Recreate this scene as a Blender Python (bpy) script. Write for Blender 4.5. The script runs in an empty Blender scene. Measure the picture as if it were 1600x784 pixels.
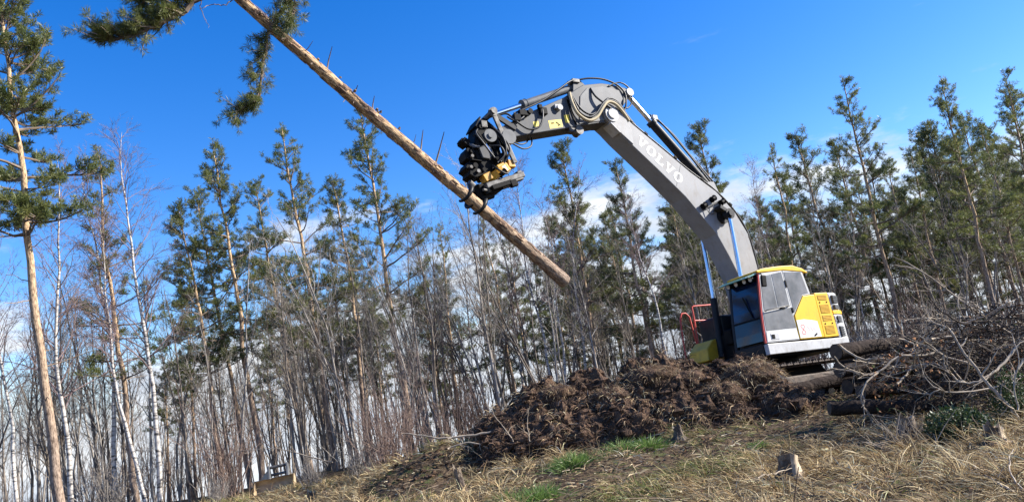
import bpy, math, random
import numpy as np
from mathutils import Vector, Matrix, Euler

sc = bpy.context.scene
COL = sc.collection
PI = math.pi
R = math.radians

# ------------------------------------------------------------------ camera, sky, sun, exposure
PITCH, ROLL, FPX, CAMZ = R(10.786), R(9.455), 1200.0, 1.6
cf = np.array([0, math.cos(PITCH), math.sin(PITCH)])
cu0 = np.array([0, -math.sin(PITCH), math.cos(PITCH)])
cr0 = np.array([1.0, 0, 0])
cu = cu0*math.cos(ROLL) + cr0*math.sin(ROLL)
cr = cr0*math.cos(ROLL) - cu0*math.sin(ROLL)
cd = bpy.data.cameras.new('camera')
cd.sensor_width = 36.0
cd.lens = 36.0*FPX/1600.0
cd.clip_start, cd.clip_end = 0.1, 5000
cam = bpy.data.objects.new('camera', cd)
COL.objects.link(cam)
m = Matrix([[cr[i], cu[i], -cf[i]] for i in range(3)]).to_4x4()
m.translation = (0, 0, CAMZ)
cam.matrix_world = m
sc.camera = cam

SUN_EL, SUN_AZ = R(31), R(88)          # azimuth from +Y (away from camera) towards +X (right)
sun_dir = Vector((math.sin(SUN_AZ)*math.cos(SUN_EL), math.cos(SUN_AZ)*math.cos(SUN_EL), math.sin(SUN_EL)))
world = bpy.data.worlds.new('World')
sc.world = world
world.use_nodes = True
nt = world.node_tree
nt.nodes.clear()
N = nt.nodes.new
L = nt.links.new
sky = N('ShaderNodeTexSky')
sky.sky_type = 'NISHITA'
sky.sun_disc = False
sky.sun_elevation = SUN_EL
sky.sun_rotation = SUN_AZ
sky.air_density, sky.dust_density, sky.ozone_density = 1.0, 0.3, 2.0
hs = N('ShaderNodeHueSaturation')
hs.inputs['Saturation'].default_value = 1.46
hs.inputs['Hue'].default_value = 0.516
hs.inputs['Value'].default_value = 1.0
L(sky.outputs[0], hs.inputs['Color'])
tc = N('ShaderNodeTexCoord')
sep = N('ShaderNodeSeparateXYZ')
L(tc.outputs['Generated'], sep.inputs[0])
mp = N('ShaderNodeMapping')
mp.inputs['Scale'].default_value = (1.0, 1.0, 3.2)
mp.inputs['Location'].default_value = (4, 9, 2)
L(tc.outputs['Generated'], mp.inputs['Vector'])
n1 = N('ShaderNodeTexNoise')
n1.inputs['Scale'].default_value = 3.1
n1.inputs['Detail'].default_value = 7
n1.inputs['Roughness'].default_value = 0.58
L(mp.outputs[0], n1.inputs['Vector'])
# cloud bank: dense low down, breaking up above
ma = N('ShaderNodeMath'); ma.operation = 'MULTIPLY_ADD'      # noise*0.55 - elevation
ma.inputs[1].default_value = 0.90
L(n1.outputs['Fac'], ma.inputs[0])
neg = N('ShaderNodeMath'); neg.operation = 'MULTIPLY'; neg.inputs[1].default_value = -1.0
L(sep.outputs['Z'], neg.inputs[0])
L(neg.outputs[0], ma.inputs[2])
mr = N('ShaderNodeMapRange'); mr.interpolation_type = 'SMOOTHSTEP'
mr.inputs['From Min'].default_value = 0.225
mr.inputs['From Max'].default_value = 0.345
L(ma.outputs[0], mr.inputs['Value'])
mp2 = N('ShaderNodeMapping')
mp2.inputs['Scale'].default_value = (2.0, 2.0, 9.0)
mp2.inputs['Location'].default_value = (5.9, 2.4, 4.7)
mp2.inputs['Rotation'].default_value = (0.0, 0.25, 0.0)
L(tc.outputs['Generated'], mp2.inputs['Vector'])
n2 = N('ShaderNodeTexNoise')
n2.inputs['Scale'].default_value = 2.2
n2.inputs['Detail'].default_value = 6
L(mp2.outputs[0], n2.inputs['Vector'])
mr2 = N('ShaderNodeMapRange'); mr2.interpolation_type = 'SMOOTHSTEP'
mr2.inputs['From Min'].default_value = 0.71
mr2.inputs['From Max'].default_value = 0.80
mr2.inputs['To Max'].default_value = 0.35
L(n2.outputs['Fac'], mr2.inputs['Value'])
mx = N('ShaderNodeMath'); mx.operation = 'MAXIMUM'
L(mr.outputs[0], mx.inputs[0]); L(mr2.outputs[0], mx.inputs[1])
low = N('ShaderNodeMapRange'); low.interpolation_type = 'SMOOTHSTEP'        # the bank closes towards the horizon
low.inputs['From Min'].default_value = 0.15
low.inputs['From Max'].default_value = 0.03
L(sep.outputs['Z'], low.inputs['Value'])
mx3 = N('ShaderNodeMath'); mx3.operation = 'MAXIMUM'
L(mx.outputs[0], mx3.inputs[0]); L(low.outputs[0], mx3.inputs[1])
mx = mx3
n3 = N('ShaderNodeTexNoise')
n3.inputs['Scale'].default_value = 9
n3.inputs['Detail'].default_value = 5
L(mp.outputs[0], n3.inputs['Vector'])
cr_ = N('ShaderNodeValToRGB')
cr_.color_ramp.elements[0].position = 0.3
cr_.color_ramp.elements[0].color = (2.5, 2.9, 3.5, 1)
cr_.color_ramp.elements[1].position = 0.68
cr_.color_ramp.elements[1].color = (4.3, 4.45, 4.6, 1)
L(n3.outputs['Fac'], cr_.inputs[0])
mix = N('ShaderNodeMix'); mix.data_type = 'RGBA'
L(mx.outputs[0], mix.inputs['Factor'])
L(hs.outputs[0], mix.inputs['A'])
L(cr_.outputs[0], mix.inputs['B'])
bg = N('ShaderNodeBackground')
bg.inputs['Strength'].default_value = 0.118
L(mix.outputs['Result'], bg.inputs['Color'])
wo = N('ShaderNodeOutputWorld')
L(bg.outputs[0], wo.inputs['Surface'])

sl = bpy.data.lights.new('sun', 'SUN')
sl.energy = 5.0
sl.angle = R(0.5)
sl.color = (1.0, 0.945, 0.86)
so = bpy.data.objects.new('sun', sl)
so.rotation_euler = sun_dir.to_track_quat('Z', 'Y').to_euler()
so.location = (30, 5, 30)
COL.objects.link(so)
sc.view_settings.view_transform = 'Standard'
sc.view_settings.look = 'None'
sc.view_settings.exposure = 1.15
sc.view_settings.gamma = 1.0
sc.render.engine = 'CYCLES'
sc.cycles.max_bounces = 6
sc.cycles.diffuse_bounces = 2
sc.cycles.transparent_max_bounces = 4

# ------------------------------------------------------------------ helpers
def at(px, py, w):
    """world point seen at a pixel of the 1600x784 photograph at distance w along the view axis"""
    d = cf + cr*(px-800)/FPX - cu*(py-392)/FPX
    return np.array([0, 0, CAMZ]) + d*w

def atY(px, py, Y):
    d = cf + cr*(px-800)/FPX - cu*(py-392)/FPX
    return np.array([0, 0, CAMZ]) + d*(Y/d[1])

def project(P):
    d = np.asarray(P, float) - np.array([0, 0, CAMZ])
    w = d @ cf
    return 800+FPX*(d@cr)/w, 392-FPX*(d@cu)/w

def hash2(ix, iy, seed):
    n = (ix.astype(np.int64)*374761393 + iy.astype(np.int64)*668265263 + seed*144269504) & 0x7fffffff
    n = ((n ^ (n >> 13))*1274126177) & 0x7fffffff
    return ((n ^ (n >> 16)) & 0xffff)/65535.0

def vnoise(x, y, seed=0):
    x = np.asarray(x, float); y = np.asarray(y, float)
    ix = np.floor(x); iy = np.floor(y)
    fx = x-ix; fy = y-iy
    fx = fx*fx*(3-2*fx); fy = fy*fy*(3-2*fy)
    a = hash2(ix, iy, seed); b = hash2(ix+1, iy, seed)
    c = hash2(ix, iy+1, seed); d = hash2(ix+1, iy+1, seed)
    return (a*(1-fx)+b*fx)*(1-fy) + (c*(1-fx)+d*fx)*fy

def fbm(x, y, seed=0, oct=4):
    s = 0; a = 0.5; t = 0
    for o in range(oct):
        s = s + a*vnoise(x*2**o, y*2**o, seed+o*17); t += a; a *= 0.5
    return s/t - 0.5

def smooth(t):
    t = np.clip(t, 0, 1)
    return t*t*(3-2*t)

def gz(x, y):
    """ground height"""
    x = np.asarray(x, float); y = np.asarray(y, float)
    z = 0.45*smooth((y-9)/6)*smooth((x+6)/7)
    z = z + 0.25*smooth((x-3)/12)*smooth((y-12)/20)
    z = z - 0.15*smooth((-x-6)/10)
    k = smooth((y-2)/5)
    z = z + k*0.30*fbm(x*0.16, y*0.16, 3) + k*0.26*fbm(x*0.7, y*0.7, 5)*smooth((y-4)/4) + 0.07*fbm(x*2.3, y*2.3, 9)*k
    z = z - 0.10*np.maximum(0, y-31-0.15*np.maximum(x, 0))**2/(np.maximum(0, y-31-0.15*np.maximum(x, 0))+8)
    # a low bank of spoil left of the heap
    z = z + 0.55*np.exp(-(((x+2.1)/1.5)**2 + ((y-16.2)/1.0)**2))
    return z

class MB:
    """collects vertices and faces as numpy blocks; build() links ONE mesh object"""
    def __init__(s):
        s.V = []; s.F = []; s.M = []; s.C = []; s.n = 0
    def add(s, V, F, mat=0, col=None):
        V = np.asarray(V, float).reshape(-1, 3); F = np.asarray(F, np.int64)
        s.V.append(V); s.F.append(F+s.n); s.M.append(np.full(len(F), mat, np.int32))
        if col is None: col = np.full((len(V), 3), 0.5)
        s.C.append(np.broadcast_to(np.asarray(col, float), (len(V), 3)))
        s.n += len(V)
        return s
    def box(s, c, d, M=None, mat=0):
        c = np.array(c, float); h = np.array(d, float)/2
        v = np.array([[x, y, z] for x in (-1, 1) for y in (-1, 1) for z in (-1, 1)])*h
        if M is not None: v = v @ np.array(M).T
        return s.add(v+c, [[0, 1, 3, 2], [4, 6, 7, 5], [0, 4, 5, 1], [2, 3, 7, 6], [0, 2, 6, 4], [1, 5, 7, 3]], mat)
    def bar(s, a, b, w, h, up=(0, 1, 0), mat=0):
        a = np.array(a, float); b = np.array(b, float); t = b-a; l = np.linalg.norm(t); t = t/l
        u = np.array(up, float); u = u-t*(u@t); u /= np.linalg.norm(u); n = np.cross(t, u)
        return s.box((a+b)/2, (l, w, h), np.stack([t, u, n], 1), mat)
    def prism(s, poly, y0, y1, mat=0):
        """polygon in the local XZ plane extruded along y"""
        p = np.array(poly, float); n = len(p)
        V = np.concatenate([np.c_[p[:, 0], np.full(n, y0), p[:, 1]], np.c_[p[:, 0], np.full(n, y1), p[:, 1]]])
        s.add(V, [[i, (i+1) % n, n+(i+1) % n, n+i] for i in range(n)], mat)
        base = s.n-2*n
        s.F.append([list(range(base, base+n))[::-1], list(range(base+n, base+2*n))]); s.M.append(np.full(2, mat, np.int32))
        return s
    def tube(s, P, r, sides=6, mat=0, cap=False, col=None, noise=0, seed=0):
        P = np.asarray(P, float); k = len(P)
        r = np.broadcast_to(np.asarray(r, float), (k,))
        T = np.empty_like(P); T[1:-1] = P[2:]-P[:-2]; T[0] = P[1]-P[0]; T[-1] = P[-1]-P[-2]
        T /= (np.linalg.norm(T, axis=1)[:, None]+1e-9)
        mean = P[-1]-P[0]
        ref = np.array([0, 0, 1.0]) if abs(mean[2]) < 0.8*np.linalg.norm(mean)+1e-9 else np.array([1.0, 0.2, 0])
        A = np.cross(T, ref); A /= (np.linalg.norm(A, axis=1)[:, None]+1e-9)
        B = np.cross(T, A)
        an = np.arange(sides)*2*PI/sides
        rr = r[:, None]*np.ones(sides)[None]
        if noise: rr = rr*(1+noise*(np.random.default_rng(seed).random(rr.shape)-0.5))
        V = P[:, None] + rr[..., None]*(np.cos(an)[None, :, None]*A[:, None] + np.sin(an)[None, :, None]*B[:, None])
        i = np.arange(k-1)[:, None]*sides; j = np.arange(sides)[None]; j2 = (j+1) % sides
        F = np.stack([i+j, i+j2, i+sides+j2, i+sides+j], -1).reshape(-1, 4)
        b = s.n
        s.add(V.reshape(-1, 3), F, mat, col)
        if cap:
            s.F.append([list(range(b, b+sides)), list(range(b+(k-1)*sides, b+k*sides))[::-1]]); s.M.append(np.full(2, mat, np.int32))
        return s
    def cyl(s, a, b, r, sides=16, mat=0):
        return s.tube([a, b], [r, r], sides, mat, cap=True)
    def mesh(s, name, mats, smoothed=False, colour=False):
        me = bpy.data.meshes.new(name)
        V = np.concatenate(s.V)
        starts, idx, off = [], [], 0
        for F in s.F:
            if isinstance(F, list):
                for f in F:
                    idx.append(np.array(f)); starts.append(np.array([off])); off += len(f)
            else:
                if len(F) == 0: continue
                n = F.shape[1]
                starts.append(off+np.arange(len(F))*n); idx.append(F.ravel()); off += F.size
        starts = np.concatenate(starts); idx = np.concatenate(idx)
        me.vertices.add(len(V)); me.vertices.foreach_set('co', V.astype(np.float32).ravel())
        me.loops.add(len(idx)); me.loops.foreach_set('vertex_index', idx.astype(np.int32))
        me.polygons.add(len(starts)); me.polygons.foreach_set('loop_start', starts.astype(np.int32))
        M = np.concatenate(s.M)
        me.polygons.foreach_set('material_index', M)
        me.update(calc_edges=True)
        me.validate()
        me.polygons.foreach_set('use_smooth', np.full(len(me.polygons), bool(smoothed)))
        for mt in (mats if isinstance(mats, (list, tuple)) else [mats]): me.materials.append(mt)
        if colour:
            a = me.color_attributes.new('col', 'FLOAT_COLOR', 'POINT')
            c = np.concatenate(s.C); a.data.foreach_set('color', np.c_[c, np.ones(len(c))].astype(np.float32).ravel())
        return me
    def build(s, name, mats, parent=None, smoothed=False, colour=False, bevel=0, matrix=None):
        o = bpy.data.objects.new(name, s.mesh(name, mats, smoothed, colour))
        COL.objects.link(o)
        if parent: o.parent = parent
        if matrix is not None: o.matrix_local = matrix
        if bevel:
            b = o.modifiers.new('bevel', 'BEVEL'); b.width = bevel; b.segments = 2; b.limit_method = 'ANGLE'; b.angle_limit = R(35)
            b.harden_normals = False
        return o

def tag(o, label=None, cat=None, group=None, kind=None):
    if label: o['label'] = label
    if cat: o['category'] = cat
    if group: o['group'] = group
    if kind: o['kind'] = kind
    return o

def empty(name, loc=(0, 0, 0), label=None, cat=None, group=None):
    o = bpy.data.objects.new(name, None); o.empty_display_size = 0.2
    o.location = loc; COL.objects.link(o)
    return tag(o, label, cat, group)

def obj(name, me, parent=None):
    o = bpy.data.objects.new(name, me); COL.objects.link(o)
    if parent: o.parent = parent
    return o

# ------------------------------------------------------------------ materials
def mat(name, base, rough=0.6, metal=0.0, spec=0.5, c2=None, scale=6.0, lo=0.35, hi=0.65, bump=0.0, bscale=None, coat=0.0, detail=4, c3=None, dirt=0.0):
    m = bpy.data.materials.new(name); m.use_nodes = True
    t = m.node_tree; b = t.nodes['Principled BSDF']
    b.inputs['Base Color'].default_value = (*base, 1); b.inputs['Roughness'].default_value = rough
    b.inputs['Metallic'].default_value = metal
    b.inputs['Specular IOR Level'].default_value = spec
    if coat: b.inputs['Coat Weight'].default_value = coat; b.inputs['Coat Roughness'].default_value = 0.12
    co = t.nodes.new('ShaderNodeTexCoord')
    if c2 is not None:
        n = t.nodes.new('ShaderNodeTexNoise'); n.inputs['Scale'].default_value = scale; n.inputs['Detail'].default_value = detail
        n.inputs['Roughness'].default_value = 0.62
        t.links.new(co.outputs['Object'], n.inputs['Vector'])
        r = t.nodes.new('ShaderNodeValToRGB')
        r.color_ramp.elements[0].position = lo; r.color_ramp.elements[0].color = (*base, 1)
        r.color_ramp.elements[1].position = hi; r.color_ramp.elements[1].color = (*c2, 1)
        if c3 is not None:
            e = r.color_ramp.elements.new((lo+hi)/2); e.color = (*c3, 1)
        t.links.new(n.outputs['Fac'], r.inputs[0]); t.links.new(r.outputs[0], b.inputs['Base Color'])
    if dirt:                                   # dried mud splashes and dust streaks
        mp_ = t.nodes.new('ShaderNodeMapping'); mp_.inputs['Scale'].default_value = (1, 1, 0.45); t.links.new(co.outputs['Object'], mp_.inputs[0])
        n = t.nodes.new('ShaderNodeTexNoise'); n.inputs['Scale'].default_value = 5.5; n.inputs['Detail'].default_value = 9; n.inputs['Roughness'].default_value = 0.72
        t.links.new(mp_.outputs[0], n.inputs['Vector'])
        q = t.nodes.new('ShaderNodeMapRange'); q.inputs['From Min'].default_value = 0.50; q.inputs['From Max'].default_value = 0.74; q.inputs['To Max'].default_value = dirt
        t.links.new(n.outputs['Fac'], q.inputs['Value'])
        x = t.nodes.new('ShaderNodeMix'); x.data_type = 'RGBA'
        t.links.new(q.outputs[0], x.inputs['Factor']); t.links.new(b.inputs['Base Color'].links[0].from_socket, x.inputs['A']); x.inputs['B'].default_value = (0.17, 0.125, 0.085, 1)
        t.links.new(x.outputs['Result'], b.inputs['Base Color'])
    if bump:
        n = t.nodes.new('ShaderNodeTexNoise'); n.inputs['Scale'].default_value = bscale or scale; n.inputs['Detail'].default_value = 5
        t.links.new(co.outputs['Object'], n.inputs['Vector'])
        bp = t.nodes.new('ShaderNodeBump'); bp.inputs['Strength'].default_value = bump; bp.inputs['Distance'].default_value = 0.05
        t.links.new(n.outputs['Fac'], bp.inputs['Height']); t.links.new(bp.outputs[0], b.inputs['Normal'])
    return m

def leaf_mat(name, c1, c2, trans=0.25, scale=1.3, rough=0.5):
    m = mat(name, c1, rough, c2=c2, scale=scale, lo=0.35, hi=0.68)
    t = m.node_tree; b = t.nodes['Principled BSDF']; out = t.nodes['Material Output']
    tr = t.nodes.new('ShaderNodeBsdfTranslucent'); mx = t.nodes.new('ShaderNodeMixShader'); mx.inputs[0].default_value = trans
    src = b.inputs['Base Color'].links[0].from_socket
    t.links.new(src, tr.inputs['Color'])
    t.links.new(b.outputs[0], mx.inputs[1]); t.links.new(tr.outputs[0], mx.inputs[2]); t.links.new(mx.outputs[0], out.inputs['Surface'])
    return m

def col_mat(name, trans=0.0, rough=0.7):
    """colour of each blade stored on the mesh"""
    m = bpy.data.materials.new(name); m.use_nodes = True
    t = m.node_tree; b = t.nodes['Principled BSDF']; b.inputs['Roughness'].default_value = rough
    b.inputs['Specular IOR Level'].default_value = 0.3
    a = t.nodes.new('ShaderNodeVertexColor'); a.layer_name = 'col'
    t.links.new(a.outputs['Color'], b.inputs['Base Color'])
    if trans:
        tr = t.nodes.new('ShaderNodeBsdfTranslucent'); mx = t.nodes.new('ShaderNodeMixShader'); mx.inputs[0].default_value = trans
        t.links.new(a.outputs['Color'], tr.inputs['Color'])
        t.links.new(b.outputs[0], mx.inputs[1]); t.links.new(tr.outputs[0], mx.inputs[2])
        t.links.new(mx.outputs[0], t.nodes['Material Output'].inputs['Surface'])
    return m

def pine_bark(name, z0=3.0, z1=8.0, k=1.0):
    """grey-brown flaking bark at the foot, orange paper bark higher up (as Scots pine grows)"""
    m = bpy.data.materials.new(name); m.use_nodes = True
    t = m.node_tree; b = t.nodes['Principled BSDF']; b.inputs['Roughness'].default_value = 0.85
    b.inputs['Specular IOR Level'].default_value = 0.25
    co = t.nodes.new('ShaderNodeTexCoord'); sp = t.nodes.new('ShaderNodeSeparateXYZ'); t.links.new(co.outputs['Object'], sp.inputs[0])
    mp = t.nodes.new('ShaderNodeMapping'); mp.inputs['Scale'].default_value = (9*k, 9*k, 2.4*k); t.links.new(co.outputs['Object'], mp.inputs[0])
    n = t.nodes.new('ShaderNodeTexNoise'); n.inputs['Scale'].default_value = 1.6; n.inputs['Detail'].default_value = 7; n.inputs['Roughness'].default_value = 0.65; t.links.new(mp.outputs[0], n.inputs['Vector'])
    r1 = t.nodes.new('ShaderNodeValToRGB'); e = r1.color_ramp.elements
    e[0].position = 0.36; e[0].color = (0.09, 0.062, 0.045, 1); e[1].position = 0.62; e[1].color = (0.40, 0.30, 0.225, 1)
    r2 = t.nodes.new('ShaderNodeValToRGB'); e = r2.color_ramp.elements
    e[0].position = 0.36; e[0].color = (0.12, 0.066, 0.036, 1); e[1].position = 0.58; e[1].color = (0.60, 0.42, 0.24, 1)
    t.links.new(n.outputs['Fac'], r1.inputs[0]); t.links.new(n.outputs['Fac'], r2.inputs[0])
    mr = t.nodes.new('ShaderNodeMapRange'); mr.inputs['From Min'].default_value = z0; mr.inputs['From Max'].default_value = z1
    t.links.new(sp.outputs['Z'], mr.inputs['Value'])
    mx = t.nodes.new('ShaderNodeMix'); mx.data_type = 'RGBA'
    t.links.new(mr.outputs[0], mx.inputs['Factor']); t.links.new(r1.outputs[0], mx.inputs['A']); t.links.new(r2.outputs[0], mx.inputs['B'])
    t.links.new(mx.outputs['Result'], b.inputs['Base Color'])
    bp = t.nodes.new('ShaderNodeBump'); bp.inputs['Strength'].default_value = 0.7; bp.inputs['Distance'].default_value = 0.03
    t.links.new(n.outputs['Fac'], bp.inputs['Height']); t.links.new(bp.outputs[0], b.inputs['Normal'])
    return m

def birch_bark(name):
    m = bpy.data.materials.new(name); m.use_nodes = True
    t = m.node_tree; b = t.nodes['Principled BSDF']; b.inputs['Roughness'].default_value = 0.7
    co = t.nodes.new('ShaderNodeTexCoord')
    mp = t.nodes.new('ShaderNodeMapping'); mp.inputs['Scale'].default_value = (2.2, 2.2, 9); t.links.new(co.outputs['Object'], mp.inputs[0])
    n = t.nodes.new('ShaderNodeTexNoise'); n.inputs['Scale'].default_value = 1.5; n.inputs['Detail'].default_value = 4; t.links.new(mp.outputs[0], n.inputs['Vector'])
    r = t.nodes.new('ShaderNodeValToRGB'); e = r.color_ramp.elements
    e[0].position = 0.36; e[0].color = (0.05, 0.045, 0.042, 1); e[1].position = 0.50; e[1].color = (0.46, 0.42, 0.37, 1)
    e2 = r.color_ramp.elements.new(0.75); e2.color = (0.64, 0.60, 0.54, 1)
    t.links.new(n.outputs['Fac'], r.inputs[0]); t.links.new(r.outputs[0], b.inputs['Base Color'])
    return m

MT = {}
MT['pine_bark'] = pine_bark('pine_bark', k=1.5)
MT['pine_bark_near'] = pine_bark('near_pine_bark', 2.0, 9.0, k=2.2)
MT['branch'] = mat('pine_branch', (0.09, 0.065, 0.045), 0.9, c2=(0.24, 0.18, 0.13), scale=3)
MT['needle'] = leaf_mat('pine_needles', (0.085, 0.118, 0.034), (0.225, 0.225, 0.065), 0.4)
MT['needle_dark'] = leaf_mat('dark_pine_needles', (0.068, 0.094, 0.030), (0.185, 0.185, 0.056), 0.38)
MT['birch'] = birch_bark('birch_bark')
MT['birch_twig'] = mat('birch_twig', (0.13, 0.085, 0.085), 0.7, c2=(0.24, 0.17, 0.16), scale=2)
MT['sapling'] = mat('sapling_bark', (0.06, 0.045, 0.035), 0.85, c2=(0.34, 0.29, 0.235), scale=1.4, lo=0.38, hi=0.72)
MT['sapling_grey'] = mat('pale_sapling_bark', (0.12, 0.10, 0.085), 0.85, c2=(0.42, 0.38, 0.33), scale=1.4, lo=0.35, hi=0.66)
MT['shrub'] = mat('shrub_twig', (0.11, 0.065, 0.05), 0.75, c2=(0.25, 0.175, 0.135), scale=2)
MT['blade'] = col_mat('dry_blades', 0.25)
MT['fibre'] = col_mat('roots_and_litter', 0.0, 0.9)

# ------------------------------------------------------------------ ground
def axis(lo, hi, a, b, step, n_out, p=2.2):
    mid = np.arange(a, b+1e-6, step)
    l = a-(a-lo)*(np.linspace(1, 0, n_out, endpoint=False)**p)
    r = b+(hi-b)*(np.linspace(0, 1, n_out+1)[1:]**p)
    return np.concatenate([l, mid, r])
gx = axis(-700, 700, -13, 11, 0.09, 26)
gy = axis(-200, 900, 5, 21, 0.09, 34)
X, Y = np.meshgrid(gx, gy)
Z = gz(X, Y)
near = smooth((30-np.hypot(X, Y-12))/12)
Z = Z + near*(0.06*fbm(X*5, Y*5, 21, 3))
nx, ny = len(gx), len(gy)
i = (np.arange(ny-1)[:, None]*nx + np.arange(nx-1)[None]).ravel()
g = MB().add(np.stack([X, Y, Z], -1).reshape(-1, 3), np.stack([i, i+1, i+nx+1, i+nx], 1))
gm = bpy.data.materials.new('forest_ground'); gm.use_nodes = True
t = gm.node_tree; b = t.nodes['Principled BSDF']; b.inputs['Roughness'].default_value = 0.95; b.inputs['Specular IOR Level'].default_value = 0.15
co = t.nodes.new('ShaderNodeTexCoord')
def nz(scale, detail=5):
    n = t.nodes.new('ShaderNodeTexNoise'); n.inputs['Scale'].default_value = scale; n.inputs['Detail'].default_value = detail; n.inputs['Roughness'].default_value = 0.65
    t.links.new(co.outputs['Object'], n.inputs['Vector']); return n
na, nb_, nc = nz(14), nz(0.8), nz(3.0)
r1 = t.nodes.new('ShaderNodeValToRGB'); e = r1.color_ramp.elements
e[0].position = 0.33; e[0].color = (0.020, 0.014, 0.010, 1); e[1].position = 0.70; e[1].color = (0.20, 0.14, 0.08, 1)
e3 = r1.color_ramp.elements.new(0.5); e3.color = (0.075, 0.05, 0.03, 1)
t.links.new(na.outputs['Fac'], r1.inputs[0])
r2 = t.nodes.new('ShaderNodeValToRGB'); e = r2.color_ramp.elements
e[0].position = 0.52; e[0].color = (0, 0, 0, 1); e[1].position = 0.66; e[1].color = (1, 1, 1, 1)
t.links.new(nc.outputs['Fac'], r2.inputs[0])
mx_ = t.nodes.new('ShaderNodeMix'); mx_.data_type = 'RGBA'
t.links.new(r2.outputs[0], mx_.inputs['Factor']); t.links.new(r1.outputs[0], mx_.inputs['A']); mx_.inputs['B'].default_value = (0.085, 0.10, 0.030, 1)
t.links.new(mx_.outputs['Result'], b.inputs['Base Color'])
bp = t.nodes.new('ShaderNodeBump'); bp.inputs['Strength'].default_value = 0.9; bp.inputs['Distance'].default_value = 0.06
t.links.new(na.outputs['Fac'], bp.inputs['Height']); t.links.new(bp.outputs[0], b.inputs['Normal'])
ground = tag(g.build('ground', gm, smoothed=True), 'rough clearing ground of brown litter and moss', kind='structure')
ground.pop('label', None)

# ------------------------------------------------------------------ soil heap (height field used by later things)
HEAP = [(735, 700), (765, 668), (790, 640), (812, 615), (840, 606), (880, 598), (930, 592), (968, 592), (985, 580), (1010, 574), (1045, 571), (1080, 580),
        (1112, 592), (1135, 578), (1160, 568), (1192, 572), (1212, 602), (1245, 622), (1290, 640), (1340, 660)]
hc = np.array([atY(px, py, 16.6-0.0005*(px-735)) for px, py in HEAP])
def heap_z(x, y):
    cz = np.interp(x, hc[:, 0], hc[:, 2]); cy = np.interp(x, hc[:, 0], hc[:, 1])
    g0 = gz(x, y)
    h = np.maximum(cz-np.interp(x, hc[:, 0], gz(hc[:, 0], hc[:, 1]))+0.05, 0)
    ends = smooth((x-hc[0, 0]+0.1)/0.6)*smooth((hc[-1, 0]-x+0.1)/0.6)
    u = (y-cy)
    w = np.where(u < 0, 1.85, 1.7)
    p = np.clip(1-np.abs(u)/w, 0, 1)
    p = p**0.85*(1.0-0.12*(1-p))
    return g0 + h*p*ends - 0.05

def unit(a):
    return a/(np.linalg.norm(a, axis=-1, keepdims=True)+1e-9)

def blades(mb, base, d0, length, width, droop, col, segs=3, rng=None, matid=0):
    """curved flat blades, all at once: base (n,3), d0 (n,3) start direction, droop pulls them down along their length"""
    n = len(base); rng = rng or np.random.default_rng(1)
    length = np.broadcast_to(length, (n,)); width = np.broadcast_to(width, (n,)); droop = np.broadcast_to(droop, (n,))
    P = [base]; d = unit(d0)
    for k in range(segs):
        P.append(P[-1]+d*(length/segs)[:, None])
        d = unit(d+np.array([0, 0, -1.0])*(droop/segs)[:, None]*2 + rng.normal(0, 0.10, (n, 3)))
    side = unit(np.cross(unit(d0), rng.normal(0, 1, (n, 3))))
    Vs = []
    for k in range(segs):
        w = (width*(1-0.55*k/segs)/2)[:, None]
        Vs += [P[k]-side*w, P[k]+side*w]
    Vs.append(P[segs])
    V = np.stack(Vs, 1)                       # n, 2*segs+1, 3
    m = 2*segs+1
    o = (np.arange(n)*m)[:, None]
    q = np.concatenate([o+np.array([2*k, 2*k+1, 2*k+3, 2*k+2]) for k in range(segs-1)]) if segs > 1 else np.zeros((0, 4), int)
    tr = o+np.array([2*segs-2, 2*segs-1, 2*segs])
    c = np.repeat(col, m, axis=0)
    b = mb.n
    mb.add(V.reshape(-1, 3), tr, matid, c)
    if len(q): mb.F.append(q+b); mb.M.append(np.full(len(q), matid, np.int32))

def palette(rng, n, cols, w, var=0.25):
    c = np.array(cols)[rng.choice(len(cols), n, p=np.array(w)/sum(w))]
    return np.clip(c*(1+rng.normal(0, var, (n, 1))), 0.008, 0.85)

STRAW = [(0.55, 0.45, 0.28), (0.42, 0.32, 0.18), (0.27, 0.185, 0.10), (0.13, 0.085, 0.05), (0.66, 0.57, 0.40)]
SOILC = [(0.11, 0.065, 0.042), (0.06, 0.036, 0.025), (0.20, 0.125, 0.075), (0.30, 0.21, 0.125)]

# ------------------------------------------------------------------ soil heap
rng = np.random.default_rng(11)
heap = empty('soil_heap', (2.5, 16.5, 0.4), 'long heap of dug-up brown soil and roots in front of the excavator', 'soil heap')
def heap_disp(x, y):
    a = np.abs(fbm(x*1.7, y*1.7, 31, 3)); bb = np.abs(fbm(x*4.2, y*4.2, 33, 3))
    return 1.05*(0.19-a) + 0.50*(0.18-bb) + 0.14*fbm(x*11, y*11, 35, 2)
hx = np.arange(hc[0, 0]-0.1, hc[-1, 0]+0.1, 0.032); hy = np.arange(13.9, 18.4, 0.036)
HX, HY = np.meshgrid(hx, hy)
HB = heap_z(HX, HY); H0 = gz(HX, HY)
mask = np.clip((HB-H0+0.05)/0.28, 0, 1)
HZ = HB + mask*heap_disp(HX, HY)
JX = HX + mask*0.10*fbm(HX*3, HY*3, 41); JY = HY - mask*0.22*np.abs(fbm(HX*2.2, HZ*2.2, 43))*2
nx, ny = len(hx), len(hy)
i = (np.arange(ny-1)[:, None]*nx + np.arange(nx-1)[None]).ravel()
F = np.stack([i, i+1, i+nx+1, i+nx], 1)
keep = (HB-H0 > -0.04).ravel()[F].any(1)
soil_m = mat('dug_soil', (0.024, 0.015, 0.010), 0.95, spec=0.2, c2=(0.165, 0.10, 0.062), scale=5, lo=0.36, hi=0.70, bump=1.0, bscale=22, detail=8)
OFF = np.array([2.5, 16.5, 0.4])
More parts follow.
